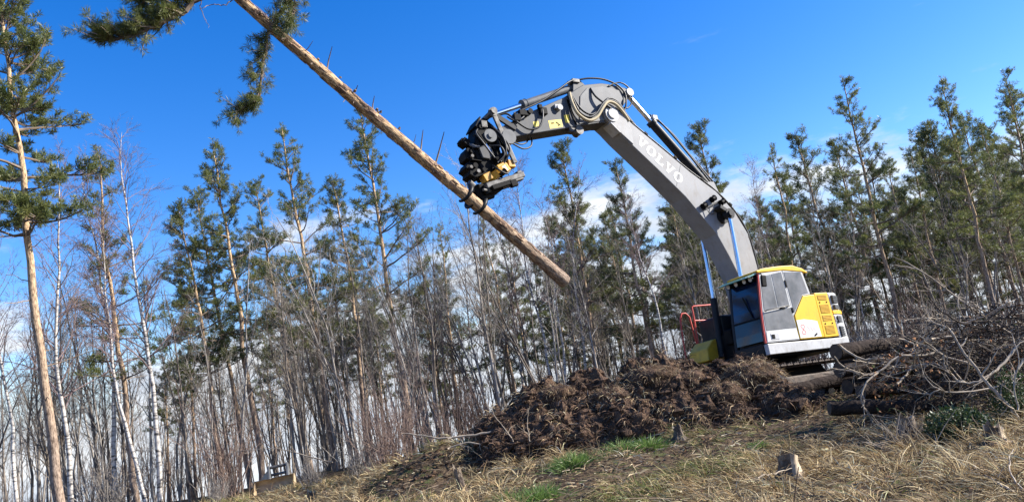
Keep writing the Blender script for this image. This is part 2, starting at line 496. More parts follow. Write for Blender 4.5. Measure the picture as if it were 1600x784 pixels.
MB().add(np.stack([JX, JY, HZ], -1).reshape(-1, 3)-OFF, F[keep]).build('soil', soil_m, heap, smoothed=True)
# clods scattered over the heap: too small to pick apart
def clod_block(n, seed, smin, smax, place):
    rg = np.random.default_rng(seed); mb = MB()
    ico = []
    a = np.array([[math.cos(k*2*PI/6)*math.cos(e), math.sin(k*2*PI/6)*math.cos(e), math.sin(e)] for e in (-0.6, 0.35) for k in range(6)]+[[0, 0, -1], [0, 0, 1]])
    f = [[k, (k+1) % 6, 6+(k+1) % 6] for k in range(6)]+[[k, 6+(k+1) % 6, 6+k] for k in range(6)]+[[12, (k+1) % 6, k] for k in range(6)]+[[13, 6+k, 6+(k+1) % 6] for k in range(6)]
    f = np.array(f)
    P = place(rg, n)
    for p in P:
        s = smin+(smax-smin)*rg.random()**2.5
        v = a*(1+rg.normal(0, 0.34, (14, 1)))*np.array([1, rg.uniform(0.5, 1), rg.uniform(0.35, 0.8)])*s
        th = rg.random()*6.28; c, sn = math.cos(th), math.sin(th)
        v = v @ np.array([[c, -sn, 0], [sn, c, 0], [0, 0, 1]]).T
        mb.add(v+p, f)
    return mb
def on_heap(rg, n, y0=-2.3, y1=0.5):
    x = rg.uniform(hc[0, 0], hc[-1, 0], n*3); y = np.interp(x, hc[:, 0], hc[:, 1])+rg.uniform(y0, y1, n*3)
    z = heap_z(x, y); ok = z-gz(x, y) > 0.0
    z = z+heap_disp(x, y)
    return (np.c_[x, y, z]-OFF)[ok][:n]
tag(clod_block(4200, 5, 0.012, 0.15, on_heap).build('clods', soil_m, heap), kind='stuff')
# root fibres and torn grass on the heap
mb = MB()
P = on_heap(rng, 17000); n = len(P)
patch = fbm(P[:, 0]*0.9+7, P[:, 1]*0.9+P[:, 2], 51)
d0 = unit(np.c_[rng.normal(0, 0.9, n), rng.normal(-0.55, 0.5, n), rng.normal(0.15, 0.45, n)])
c = palette(rng, n, SOILC+[(0.40, 0.30, 0.18)], [4, 4, 2.5, 1.0, 0.5])
gr = (patch > 0.13) & (rng.random(n) < 0.7)
c[gr] = palette(rng, int(gr.sum()), STRAW, [2, 3, 3, 1.5, 0.6])
P[:, 2] += rng.uniform(-0.02, 0.05, n)
blades(mb, P, d0, rng.uniform(0.08, 0.30, n)*np.where(gr, 1.25, 1), rng.uniform(0.006, 0.016, n), rng.uniform(0.4, 1.3, n), c, 3, rng)
tag(mb.build('roots', MT['fibre'], heap, colour=True), kind='stuff')
# big turf lumps on the crest
def turf(px, py, Yd, rx, ry, rz, seed, nblade):
    rg = np.random.default_rng(seed)
    c0 = atY(px, py, Yd)
    mb = MB(); nu, nv = 40, 22
    U, Vv = np.meshgrid(np.linspace(0, 2*PI, nu, endpoint=False), np.linspace(-PI/2, PI/2, nv))
    D = np.stack([np.cos(U)*np.cos(Vv), np.sin(U)*np.cos(Vv), np.sin(Vv)], -1)
    k = 1+0.55*fbm(D[..., 0]*2.1+seed, D[..., 2]*2.1+D[..., 1]*1.3, seed, 4)+0.25*fbm(D[..., 0]*6+D[..., 1]*3, D[..., 2]*6, seed+3, 3)
    V = D*k[..., None]*np.array([rx, ry, rz])
    ii = (np.arange(nv-1)[:, None]*nu); j = np.arange(nu)[None]; j2 = (j+1) % nu
    mb.add(V.reshape(-1, 3)+c0-OFF, np.stack([ii+j, ii+j2, ii+nu+j2, ii+nu+j], -1).reshape(-1, 4))
    o = mb.build('turf_lump', soil_m, heap, smoothed=True)
    bl = MB(); nblade = int(nblade*0.75)
    w = np.cos(Vv).ravel()+0.02
    sel = rg.choice(len(w), nblade, p=w/w.sum())
    Pp = V.reshape(-1, 3)[sel]*0.97 + rg.normal(0, 0.012, (nblade, 3)); Dn = D.reshape(-1, 3)[sel]
    cl = palette(rg, nblade, STRAW+SOILC, [1.4, 2.6, 2.8, 2.0, 0.4, 1.6, 0.8, 1.6, 1])
    dark = Dn[:, 2] < -0.15
    cl[dark] = palette(rg, int(dark.sum()), SOILC, [3, 2, 2, 1])
    dd = unit(Dn*0.7+np.c_[rg.normal(0, 0.5, nblade), rg.normal(0, 0.5, nblade), rg.normal(0.1, 0.4, nblade)])
    blades(bl, Pp+c0-OFF, dd, rg.uniform(0.08, 0.26, nblade), rg.uniform(0.005, 0.010, nblade), rg.uniform(0.6, 1.6, nblade), cl, 4, rg)
    tag(bl.build('turf_grass', MT['blade'], o, colour=True), kind='stuff')
for a in [(1172, 592, 15.9, 0.62, 0.5, 0.32, 3, 2600), (1020, 592, 16.1, 0.62, 0.5, 0.28, 5, 2200), (1075, 600, 15.9, 0.45, 0.4, 0.28, 8, 1400),
          (1128, 618, 15.4, 0.42, 0.4, 0.26, 9, 1300), (955, 622, 15.8, 0.46, 0.4, 0.22, 12, 1100), (870, 618, 16.1, 0.42, 0.35, 0.2, 14, 800),
          (1225, 630, 15.2, 0.45, 0.4, 0.22, 15, 900)]:
    turf(*a)

# ------------------------------------------------------------------ excavator  (local X forward, Y left, Z up)
EXM = Euler((0.049, -0.035, -2.595), 'ZYX').to_matrix()
def Rm(yaw, tp, tr):
    cy, sy = math.cos(yaw), math.sin(yaw)
    Rz = np.array([[cy, -sy, 0], [sy, cy, 0], [0, 0, 1]])
    Ry = np.array([[math.cos(tp), 0, math.sin(tp)], [0, 1, 0], [-math.sin(tp), 0, math.cos(tp)]])
    Rx = np.array([[1, 0, 0], [0, math.cos(tr), -math.sin(tr)], [0, math.sin(tr), math.cos(tr)]])
    return Rz @ Ry @ Rx
ER = Rm(-2.595, -0.035, 0.049); EO = np.array([5.538, 18.22, 0.415])
ex = empty('excavator', EO, 'grey and yellow tracked excavator lifting a felled pine trunk', 'excavator')
ex.matrix_world = Matrix.Translation(EO) @ Matrix(ER.tolist()).to_4x4()
def eworld(p): return ER @ np.array(p, float) + EO

boom_grey = mat('sunlit_boom_grey', (0.225, 0.228, 0.232), 0.48, spec=0.2, c2=(0.275, 0.277, 0.28), scale=1.6, dirt=0.5)  # same paint as the stick, made lighter to hold the sun's sheen
stick_grey = mat('stick_grey_paint', (0.06, 0.064, 0.07), 0.5, spec=0.2, c2=(0.10, 0.104, 0.108), scale=3.0, dirt=0.35, lo=0.3, hi=0.75)
yellow = mat('yellow_paint', (0.76, 0.46, 0.03), 0.45, spec=0.25, c2=(0.72, 0.44, 0.03), scale=4, dirt=0.3)
yellow_dull = mat('worn_yellow_paint', (0.70, 0.42, 0.03), 0.5, c2=(0.52, 0.30, 0.03), scale=6)
lgrey = mat('light_grey_panel', (0.40, 0.40, 0.39), 0.5, spec=0.25, c2=(0.50, 0.50, 0.49), scale=3.5, dirt=0.6)
dusty = mat('pale_dusty_panel', (0.56, 0.55, 0.52), 0.6, spec=0.2, c2=(0.68, 0.68, 0.66), scale=6, dirt=0.45)
mgrey = mat('mid_grey_panel', (0.09, 0.094, 0.098), 0.5, spec=0.25, c2=(0.14, 0.144, 0.146), scale=5)
dark = mat('black_steel', (0.004, 0.004, 0.0045), 0.55, c2=(0.011, 0.010, 0.009), scale=6, spec=0.08)
darkp = mat('charcoal_paint', (0.013, 0.014, 0.016), 0.45, c2=(0.024, 0.024, 0.025), scale=5, spec=0.18)
rubber = mat('black_hose', (0.012, 0.012, 0.012), 0.5)
chrome = mat('chrome_rod', (0.75, 0.77, 0.80), 0.14, metal=1.0)
steel = mat('worn_steel', (0.17, 0.165, 0.155), 0.55, metal=0.3, spec=0.3, c2=(0.06, 0.054, 0.048), scale=9)
track_m = mat('muddy_track', (0.045, 0.035, 0.028), 0.75, c2=(0.12, 0.085, 0.06), scale=9, bump=0.4)
red = mat('red_paint', (0.50, 0.055, 0.035), 0.45)
white = mat('white_paint', (0.80, 0.80, 0.78), 0.5)
glass_side = mat('grey_side_glass', (0.10, 0.105, 0.11), 0.07, spec=0.8, c2=(0.20, 0.20, 0.205), scale=2.4, dirt=0.25)  # grey base stands in for reflected sky; dirt lies over it
glass_front = mat('dark_front_glass', (0.006, 0.012, 0.035), 0.06, spec=0.9)  # navy base stands in for the blue sky mirrored in the windscreen
glass_low = mat('lower_front_glass', (0.008, 0.012, 0.008), 0.08, spec=0.6)
visor_m = mat('green_tinted_visor', (0.10, 0.26, 0.24), 0.2, spec=0.7)
sticker = mat('yellow_sticker', (0.80, 0.58, 0.03), 0.5)
tan_hose = mat('tan_hose_sleeve', (0.40, 0.33, 0.20), 0.7)
lampglass = mat('lamp_glass', (0.55, 0.55, 0.52), 0.2)
orange = mat('orange_yellow_casting', (0.70, 0.36, 0.02), 0.45, c2=(0.45, 0.22, 0.02), scale=8)

def part(name, mb, m_, bevel=0.0, smoothed=False, parent=None):
    return mb.build(name, m_, parent or ex, smoothed=smoothed, bevel=bevel)
def arc(c, r, a0, a1, n):
    return [(c[0]+r*math.cos(a), c[1]+r*math.sin(a)) for a in np.linspace(R(a0), R(a1), n)]

# tracks
TL, TR_, TW = 1.75, 0.43, 0.6
def track_loop(n):
    L1 = 2*TL; per = 2*L1+2*PI*TR_; out = []
    for k in range(n):
        s_ = per*k/n
        if s_ < L1: out.append((-TL+s_, 2*TR_, 0, 1))
        elif s_ < L1+PI*TR_:
            a = PI/2-(s_-L1)/TR_; out.append((TL+TR_*math.cos(a), TR_+TR_*math.sin(a), math.cos(a), math.sin(a)))
        elif s_ < 2*L1+PI*TR_: out.append((TL-(s_-L1-PI*TR_), 0, 0, -1))
        else:
            a = -PI/2-(s_-2*L1-PI*TR_)/TR_; out.append((-TL+TR_*math.cos(a), TR_+TR_*math.sin(a), math.cos(a), math.sin(a)))
    return out
shoe = MB().box((0, 0, 0), (0.165, TW, 0.03)).box((-0.05, 0, 0.03), (0.022, TW, 0.04)).box((0.02, 0, 0.022), (0.018, TW, 0.024)).mesh('track_shoe', track_m)
for sy in (1, -1):
    yc = sy*0.98
    mb = MB()
    lp = track_loop(60)
    inner = [(x-nx_*0.05, z-nz_*0.05) for x, z, nx_, nz_ in lp]
    outer = [(x-nx_*0.018, z-nz_*0.018) for x, z, nx_, nz_ in lp]
    V = [(x, yc+q, z) for ring in (inner, outer) for q in (-0.16, 0.16) for x, z in ring]
    F = []
    for k in range(60):
        k2 = (k+1) % 60
        F += [[k, k2, 60+k2, 60+k], [120+k, 180+k, 180+k2, 120+k2], [k, 120+k, 120+k2, k2], [60+k, 60+k2, 180+k2, 180+k]]
    mb.add(V, np.array(F))
    tk = part('track_chain', mb, track_m)
    for x, z, nx_, nz_ in track_loop(48):
        o = obj('track_shoe', shoe, tk)
        o.matrix_local = Matrix(((nz_, 0, nx_, x), (0, 1, 0, yc), (-nx_, 0, nz_, z), (0, 0, 0, 1)))
    fr = part('track_frame', MB().prism([(-1.5, 0.28), (1.45, 0.28), (1.55, 0.42), (1.2, 0.62), (-1.2, 0.62), (-1.6, 0.42)], yc-0.17, yc+0.17), track_m, 0.03)
    for x in (-TL, TL):
        part('sprocket' if x < 0 else 'idler', MB().cyl((x, yc-0.09, TR_), (x, yc+0.09, TR_), TR_-0.055, 24).cyl((x, yc-0.14, TR_), (x, yc+0.14, TR_), 0.16, 16), dark, 0.01)
    for k in range(7):
        x = -1.2+0.4*k
        o = part('roller', MB().cyl((x, yc-0.15, 0.16), (x, yc+0.15, 0.16), 0.11, 14), dark); o.parent = fr
part('car_body', MB().prism([(-1.1, 0.45), (1.1, 0.45), (0.8, 0.86), (-0.8, 0.86)], -0.7, 0.7).cyl((0, 0, 0.8), (0, 0, 1.06), 0.62, 32), dark, 0.02)

# upper structure
part('platform', MB().box((0.05, 0, 1.15), (2.55, 2.3, 0.16)), dark, 0.02)
part('skirt_panel', MB().prism([(1.40, 1.115), (1.40, 1.345), (-1.24, 1.315), (-1.24, 1.115)], 1.16, 1.275), lgrey, 0.012)
part('front_sill', MB().prism([(1.43, 1.10), (1.43, 1.36), (1.2, 1.36), (1.2, 1.10)], 0.33, 1.155), darkp, 0.015)
# short rounded tail
tail = [(-0.94, 1.27)]+[(-0.94-0.80*math.sin(a)**0.8*1.0, 1.27*math.cos(a)**0.75) for a in np.linspace(0.12, PI/2-0.02, 9)]
tail_full = tail+[(x, -y) for x, y in tail[::-1]]
def slab(poly, z0, z1, mb=None):
    mb = mb or MB(); n = len(poly); p = np.array(poly)
    V = np.concatenate([np.c_[p, np.full(n, z0)], np.c_[p, np.full(n, z1)]])
    mb.add(V, [[k, (k+1) % n, n+(k+1) % n, n+k] for k in range(n)])
    b_ = mb.n-2*n
    mb.F.append([list(range(b_, b_+n))[::-1], list(range(b_+n, b_+2*n))]); mb.M.append(np.zeros(2, np.int32))
    return mb
cw = part('counterweight', slab(tail_full, 1.18, 1.86), lgrey, 0.03)
part('yellow_band', slab([(x*1.004-0.002, y*1.004) for x, y in tail_full], 1.863, 1.95), yellow, 0.01, parent=cw)
part('rear_hood', slab([(x*0.97-0.03, y*0.985) for x, y in tail_full], 1.953, 2.38), lgrey, 0.04, parent=cw)
part('engine_hood', MB().box((-0.45, -0.33, 1.87), (1.0, 1.80, 1.0)), mgrey, 0.04)
# rear grilles on the side of the tail: dark mesh panels with slats
for (z0, z1) in ((2.12, 2.30), (1.98, 2.08), (1.66, 1.82), (1.34, 1.58)):
    gpo = MB()
    for t_ in range(1):
        gpo.box((-1.14, 1.206, (z0+z1)/2), (0.26, 0.10, z1-z0), np.array([[math.cos(0.32), -math.sin(0.32), 0], [math.sin(0.32), math.cos(0.32), 0], [0, 0, 1]]))
    go = part('rear_grille', gpo, darkp, 0.008)
    for k in range(5):
        zz = z0+(z1-z0)*(k+0.5)/5
        o = MB().box((-1.14, 1.222, zz), (0.25, 0.085, 0.012), np.array([[math.cos(0.32), -math.sin(0.32), 0], [math.sin(0.32), math.cos(0.32), 0], [0, 0, 1]])).build('slat', mgrey, go)
part('tail_lock', MB().box((-1.02, 1.265, 1.76), (0.13, 0.03, 0.12)).box((-1.02, 1.285, 1.76), (0.04, 0.02, 0.07), mat=1), [lgrey, dark], 0.006)
# left side panels
part('yellow_side_panel', MB().prism([(0.355, 1.90), (-0.06, 2.325), (-0.455, 2.345), (-0.435, 1.365), (0.375, 1.37)], 0.75, 1.283), yellow, 0.012)
part('dusty_white_patch', MB().prism([(0.352, 1.79), (0.10, 1.80), (-0.20, 1.76), (-0.32, 1.73), (-0.34, 1.385), (0.355, 1.39)], 1.2835, 1.286), dusty)
gp = part('yellow_grille_panel', MB().prism([(-0.462, 2.375), (-0.90, 2.375), (-0.93, 1.36), (-0.447, 1.36)], 0.75, 1.279), yellow, 0.012)
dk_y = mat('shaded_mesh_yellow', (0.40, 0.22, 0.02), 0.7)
for z0, z1 in ((2.20, 2.32), (1.90, 2.10), (1.72, 1.85), (1.42, 1.62)):
    x0, x1 = -0.53, -0.84
    v_ = part('vent', MB().box(((x0+x1)/2, 1.279, (z0+z1)/2), (0.31, 0.008, z1-z0)), dk_y, parent=gp)
    nn = int((z1-z0)/0.028)
    for k in range(nn):
        z = z0+(z1-z0)*(k+0.5)/nn
        MB().box(((x0+x1)/2, 1.286, z), (0.31, 0.012, 0.010)).build('louvre', yellow, gp)
for x, z in ((-0.56, 2.15), (-0.80, 2.15), (-0.57, 1.66), (-0.81, 1.66)):
    part('bolt', MB().cyl((x, 1.27, z), (x, 1.29, z), 0.018, 8), dark, parent=gp)
part('panel_latch', MB().bar((-0.12, 1.29, 1.42), (-0.20, 1.29, 1.46), 0.02, 0.03), dark)
# red hire-mark on the dusty patch: two loops, and a faint scribble
def flat_curve(pts, w, y):
    mb = MB(); p = np.array(pts, float); d = np.gradient(p, axis=0); d = unit(d); nn = np.c_[-d[:, 1], d[:, 0]]*w/2
    V = np.concatenate([np.c_[p[:, 0]+nn[:, 0], np.full(len(p), y), p[:, 1]+nn[:, 1]], np.c_[p[:, 0]-nn[:, 0], np.full(len(p), y), p[:, 1]-nn[:, 1]]])
    k = len(p)
    return mb.add(V, [[i, i+1, k+i+1, k+i] for i in range(k-1)])
mk = [(0.20+0.055*math.sin(2*a), 1.575+0.105*math.cos(a)) for a in np.linspace(0, 2*PI, 36)]
part('red_mark', flat_curve(mk, 0.018, 1.2885), mat('red_print', (0.75, 0.16, 0.13), 0.6))
part('faint_scribble', flat_curve([(0.08-0.34*u, 1.60+0.05*math.sin(u*21)*(1-u*0.5)-0.06*u) for u in np.linspace(0, 1, 50)], 0.010, 1.2885), mat('pink_print', (0.75, 0.48, 0.45), 0.6))

# cab
cab = part('cab', MB().prism([(1.28, 1.37), (1.20, 2.0), (1.10, 2.80), (-0.20, 2.86), (-0.30, 2.34), (-0.02, 2.30), (0.34, 1.90), (0.34, 1.37)], 0.36, 1.24), darkp, 0.01)
def cpart(name, mb, m_, bevel=0.0, smoothed=False): return part(name, mb, m_, bevel, smoothed, cab)
# door: frame with raised edge and glazing set into it
door_poly = [(1.395, 1.365), (1.375, 1.60), (1.32, 2.02), (1.20, 2.60), (1.155, 2.88), (0.41, 2.925), (0.395, 2.0), (0.385, 1.365)]
cpart('door', MB().prism(door_poly, 1.245, 1.272), lgrey, 0.006)
cpart('door_window', MB().prism([(1.135, 2.80), (0.80, 2.85), (0.835, 2.09), (1.275, 2.045)], 1.273, 1.279), glass_side, 0.003)
cpart('door_window', MB().prism([(0.775, 2.853), (0.445, 2.895), (0.445, 2.125), (0.81, 2.093)], 1.273, 1.279), glass_side, 0.003)
cpart('lower_door_pane', MB().prism([(1.305, 2.00), (0.425, 2.09), (0.405, 1.635), (1.345, 1.625)], 1.273, 1.279), glass_side, 0.003)
cpart('grab_rail', MB().tube([(1.27, 1.29, 2.035), (1.24, 1.325, 2.05), (0.60, 1.325, 2.115), (0.47, 1.29, 2.12)], 0.014, 8), steel, smoothed=True)
cpart('door_handle', MB().box((0.70, 1.29, 2.075), (0.16, 0.02, 0.03)), dark, 0.005)
cpart('door_lower_panel', MB().prism([(1.352, 1.60), (0.41, 1.605), (0.40, 1.385), (1.385, 1.39)], 1.273, 1.279), dusty, 0.004)
cpart('door_lock', MB().box((1.13, 1.282, 1.485), (0.25, 0.012, 0.13)).box((1.19, 1.292, 1.485), (0.09, 0.012, 0.09), mat=1), [lgrey, dark], 0.004)
cpart('rear_side_frame', MB().prism([(0.392, 2.925), (-0.245, 2.905), (-0.335, 2.352), (-0.05, 2.332), (0.36, 1.915), (0.392, 1.90)], 1.245, 1.270), lgrey, 0.006)
cpart('rear_side_window', MB().prism([(0.365, 2.89), (-0.185, 2.875), (-0.265, 2.385), (-0.065, 2.365), (0.345, 1.96)], 1.2712, 1.277), glass_side, 0.003)
cpart('door_hinge', MB().box((0.40, 1.285, 2.62), (0.035, 0.02, 0.16)), dark, 0.004)
cpart('door_hinge', MB().box((0.395, 1.285, 2.02), (0.035, 0.02, 0.12)), dark, 0.004)
# roof: yellow cap with rounded back
roof = [(1.20, 2.895), (1.22, 2.94), (1.04, 2.985), (0.55, 3.025), (0.06, 3.04), (-0.26, 2.965), (-0.42, 2.87), (-0.40, 2.845), (-0.22, 2.885), (0.38, 2.932)]
cpart('roof', MB().prism(roof, 0.36, 1.285), yellow, 0.02)
# front: windscreen between pillars, visor and lamps above it
fx = lambda z: np.interp(z, [1.37, 1.60, 2.02, 2.60, 2.92], [1.425, 1.405, 1.345, 1.225, 1.155])
def fpanel(z0, z1, y0, y1, off, th=0.012, n=6):
    zz = np.linspace(z0, z1, n); f = [(fx(z)+off, z) for z in zz]+[(fx(z)+off-th, z) for z in zz[::-1]]
    return MB().prism(f, y0, y1)
cpart('windscreen', fpanel(1.93, 2.86, 0.43, 1.19, -0.005), glass_front)
cpart('lower_windscreen', fpanel(1.42, 1.90, 0.43, 1.19, -0.005), glass_low)
cpart('windscreen_bar', fpanel(1.895, 1.935, 0.43, 1.19, 0.004, 0.03, 3), dark)
for y0, y1 in ((0.355, 0.425), (1.195, 1.244)):
    cpart('front_pillar', fpanel(1.36, 2.90, y0, y1, 0.006, 0.05, 8), darkp, 0.01)
cpart('red_door_seal', MB().tube([(fx(z)+0.012, 1.255, z) for z in np.linspace(1.36, 2.88, 12)], 0.022, 8), red, smoothed=True)
cpart('visor', MB().prism([(1.16, 2.885), (1.17, 2.925), (1.47, 2.815), (1.46, 2.80)], 0.30, 1.24), visor_m, 0.004)
for y in (0.48, 0.72, 0.97, 1.15):
    l_ = cpart('work_lamp', MB().cyl((1.22, y, 2.80), (1.33, y, 2.78), 0.062, 14), dark, 0.006)
    MB().cyl((1.331, y, 2.78), (1.336, y, 2.779), 0.052, 14).build('lamp_lens', lampglass, l_)
cpart('wiper', MB().bar((1.37, 1.02, 1.95), (1.30, 0.80, 2.45), 0.02, 0.02), dark)
cpart('mirror_arm', MB().tube([(1.18, 1.27, 2.86), (1.24, 1.40, 2.84), (1.25, 1.43, 2.74)], 0.012, 6), dark)
cpart('mirror', MB().prism([(1.31, 2.80), (1.165, 2.79), (1.21, 2.54), (1.35, 2.54)], 1.42, 1.47), dark, 0.02)
cpart('roof_beacon', MB().box((-0.38, 1.22, 2.80), (0.06, 0.05, 0.09)), dark, 0.01)
part('antenna', MB().tube([(-0.78, 0.95, 2.36), (-0.80, 0.95, 2.72), (-0.76, 0.95, 2.74)], 0.012, 6), steel)

# right front corner: yellow tool box, step and red handrails
part('tool_box', MB().prism([(1.32, 1.30), (1.30, 1.58), (1.05, 1.79), (0.35, 1.82), (0.35, 1.30)], -1.26, -0.62), yellow_dull, 0.03)
part('tool_box_step', MB().prism([(1.26, 0.98), (1.34, 1.24), (0.70, 1.27), (0.70, 0.98)], -1.26, -0.70), yellow_dull, 0.03)
part('fuel_tank', MB().box((0.30, -0.85, 1.83), (1.0, 0.8, 1.0)), darkp, 0.05)
part('valve_block', MB().box((0.55, -0.35, 1.55), (0.7, 0.45, 0.6)).box((0.85, -0.2, 1.75), (0.25, 0.25, 0.35)), dark, 0.03)
hr = 0.021
part('handrail', MB().tube([(1.45, -1.22, 1.25), (1.42, -1.22, 1.9), (1.36, -1.22, 2.45), (1.28, -1.22, 2.56), (1.16, -1.22, 2.56), (1.06, -1.22, 2.46), (1.02, -1.22, 1.9), (1.0, -1.22, 1.78)], hr, 8), red, smoothed=True)
part('handrail', MB().tube([(0.98, -1.2, 1.80), (0.94, -1.2, 2.4), (0.93, -1.2, 2.70), (0.86, -1.2, 2.72), (0.10, -1.2, 2.73)], hr, 8).tube([(0.93, -1.2, 2.36), (0.08, -1.2, 2.33)], hr, 8).tube([(0.10, -1.2, 2.74), (0.08, -1.2, 1.9)], hr, 8), red, smoothed=True)

# boom (near face y=0.2), with cap plates and a separate welded nose casting
boom_poly = [(0.47, 1.60), (0.52, 2.4), (0.60, 3.11), (0.76, 3.56), (1.00, 4.13), (1.37, 4.59), (1.72, 5.04), (2.40, 5.70), (3.23, 6.47), (3.44, 6.70),
             (3.62, 6.86), (3.67, 7.02), (3.60, 7.17), (3.46, 7.25), (3.30, 7.20), (2.86, 6.79), (2.07, 6.19), (1.40, 5.67), (0.70, 5.20), (0.24, 4.69), (-0.03, 4.14), (-0.08, 3.3), (0.0, 2.4), (0.05, 1.60)]
bm = part('boom', MB().prism(boom_poly, -0.34, 0.20), boom_grey, 0.015)
part('weld_seam', MB().bar((1.93, 0.2015, 5.30), (1.66, 0.2015, 5.83), 0.004, 0.012, up=(0, 1, 0)), mgrey, parent=bm)
part('boom_nose', MB().prism([(2.98, 6.265), (3.25, 6.505), (3.45, 6.72), (3.60, 6.88), (3.64, 7.02), (3.57, 7.15), (3.44, 7.22), (3.28, 7.16), (3.06, 6.95), (2.94, 6.60)], 0.2015, 0.222), mat('pale_casting', (0.33, 0.33, 0.325), 0.5, spec=0.2, c2=(0.26, 0.26, 0.26), scale=4, dirt=0.4), 0.01, parent=bm)
part('boom_pin', MB().cyl((3.44, -0.42, 6.98), (3.44, 0.275, 6.98), 0.105, 20).cyl((3.44, 0.2, 6.98), (3.44, 0.245, 6.98), 0.17, 24), lgrey, 0.012, parent=bm)
part('weld_plate', MB().bar((3.33, 0.12, 6.52), (3.55, 0.12, 6.75), 0.30, 0.03), lgrey, 0.008)
# letters painted on the boom side: slab-serif V O L V O reading from the nose down
lt_o = np.array([2.80, 6.435]); ldir = np.array([1.70-2.80, 5.41-6.435]); LT = np.linalg.norm(ldir); ldir = ldir/LT; lup = np.array([-ldir[1], ldir[0]])*-1
if lup[1] < 0: lup = -lup
LH, LW = 0.245, 0.25
def letter_polys(ch):
    if ch == 'V':
        return [[(0.02, 1), (0.02, 0.88), (0.12, 0.88), (0.40, 0), (0.60, 0), (0.50, 0.30), (0.29, 0.88), (0.40, 0.88), (0.40, 1)],
                [(0.60, 1), (0.60, 0.88), (0.70, 0.88), (0.50, 0.30), (0.60, 0), (0.88, 0.88), (0.98, 0.88), (0.98, 1)]]
    if ch == 'L':
        return [[(0.06, 1), (0.06, 0.88), (0.18, 0.88), (0.18, 0.12), (0.06, 0.12), (0.06, 0), (0.94, 0), (0.94, 0.36), (0.80, 0.36), (0.76, 0.13), (0.42, 0.13), (0.42, 0.88), (0.56, 0.88), (0.56, 1)]]
    out = []
    n = 20
    for k in range(n):
        a0, a1 = 2*PI*k/n, 2*PI*(k+1)/n
        q = lambda a, rx, ry: (0.5+rx*math.cos(a), 0.5+ry*math.sin(a))
        out.append([q(a0, 0.49, 0.52), q(a1, 0.49, 0.52), q(a1, 0.245, 0.38), q(a0, 0.245, 0.38)])
    return out
def letter_strip(ch, k, parent):
    mb = MB(); step = LT/5
    for poly in letter_polys(ch):
        pts = [lt_o+ldir*(k*step+u*step*0.92)+lup*(v-0.5)*LH for u, v in poly]
        n = len(pts)
        mb.V.append(np.array([[p[0], 0.2045, p[1]] for p in pts])); mb.C.append(np.full((n, 3), .5))
        mb.F.append([list(range(mb.n, mb.n+n))]); mb.M.append(np.zeros(1, np.int32)); mb.n += n
    return mb.build('letter', white, parent)
for k, ch in enumerate('VOLVO'): letter_strip(ch, k, bm)
# boom cylinders
for y in (0.42, -0.56):
    cyl_ = part('boom_cylinder', MB().cyl((0.93, y, 1.35), (0.80, y, 2.75), 0.085, 18), darkp, 0.01)
    MB().cyl((0.80, y, 2.75), (0.70, y, 4.50), 0.052, 16).build('cylinder_rod', chrome, cyl_, smoothed=False)
    MB().cyl((0.70, y-0.06, 4.55), (0.70, y+0.06, 4.55), 0.12, 18).build('rod_eye', darkp, cyl_, bevel=0.01)
part('boom_cylinder_pin', MB().cyl((0.70, -0.66, 4.55), (0.70, 0.53, 4.55), 0.075, 18).cyl((0.70, 0.20, 4.55), (0.70, 0.27, 4.55), 0.16, 24), darkp, 0.01, parent=bm)
part('pin_bracket', MB().box((0.78, 0.33, 4.66), (0.34, 0.22, 0.10), np.array([[0.86, 0, -0.5], [0, 1, 0], [0.5, 0, 0.86]])), darkp, 0.01, parent=bm)
# lamps on the boom side
part('lamp_bracket', MB().bar((1.30, 0.24, 4.72), (0.60, 0.24, 4.98), 0.03, 0.04), darkp, 0.005, parent=bm)
for x, z in ((1.27, 4.80), (0.93, 4.98), (0.66, 4.90)):
    part('boom_lamp', MB().cyl((x+0.05, 0.27, z-0.02), (x-0.05, 0.27, z+0.03), 0.066, 14).box((x, 0.25, z-0.04), (0.05, 0.04, 0.08)), dark, 0.01, parent=bm)
part('lamp_wire', MB().tube([(1.20, 0.25, 4.74), (1.14, 0.27, 4.60), (1.02, 0.27, 4.60), (0.96, 0.25, 4.86)], 0.010, 6), rubber, parent=bm)
# pipes and hoses along the top of the boom
def hose(pts, r, m_=None, parent=None, name='hose', n=28):
    p = np.array(pts, float); k = len(p); tt = np.linspace(0, k-1, n); out = []
    for t_ in tt:
        i0 = min(int(t_), k-2); f = t_-i0
        p0, p1, p2, p3 = p[max(i0-1, 0)], p[i0], p[i0+1], p[min(i0+2, k-1)]
        out.append(0.5*((2*p1)+(-p0+p2)*f+(2*p0-5*p1+4*p2-p3)*f*f+(-p0+3*p1-3*p2+p3)*f**3))
    return MB().tube(out, r, 8, cap=True).build(name, m_ or rubber, parent or ex, smoothed=True)
btop = [(3.25, 7.19), (2.86, 6.85), (2.07, 6.25), (1.40, 5.73), (0.70, 5.26), (0.22, 4.76), (-0.07, 4.16), (-0.13, 3.3), (-0.05, 2.6)]
for y, r_, d_ in ((0.17, 0.022, 0.0), (0.10, 0.026, 0.02), (0.02, 0.026, 0.01), (-0.25, 0.026, 0.02)):
    hose([(x-d_, y, z+d_) for x, z in btop], r_, rubber, bm, 'boom_pipe')
for x, z in ((2.5, 6.56), (1.75, 6.0), (1.05, 5.48), (0.3, 4.86), (-0.05, 4.0)):
    part('pipe_clamp', MB().box((x, 0.08, z+0.03), (0.10, 0.24, 0.05), np.array([[0.76, 0, -0.65], [0, 1, 0], [0.65, 0, 0.76]])), dark, 0.006, parent=bm)
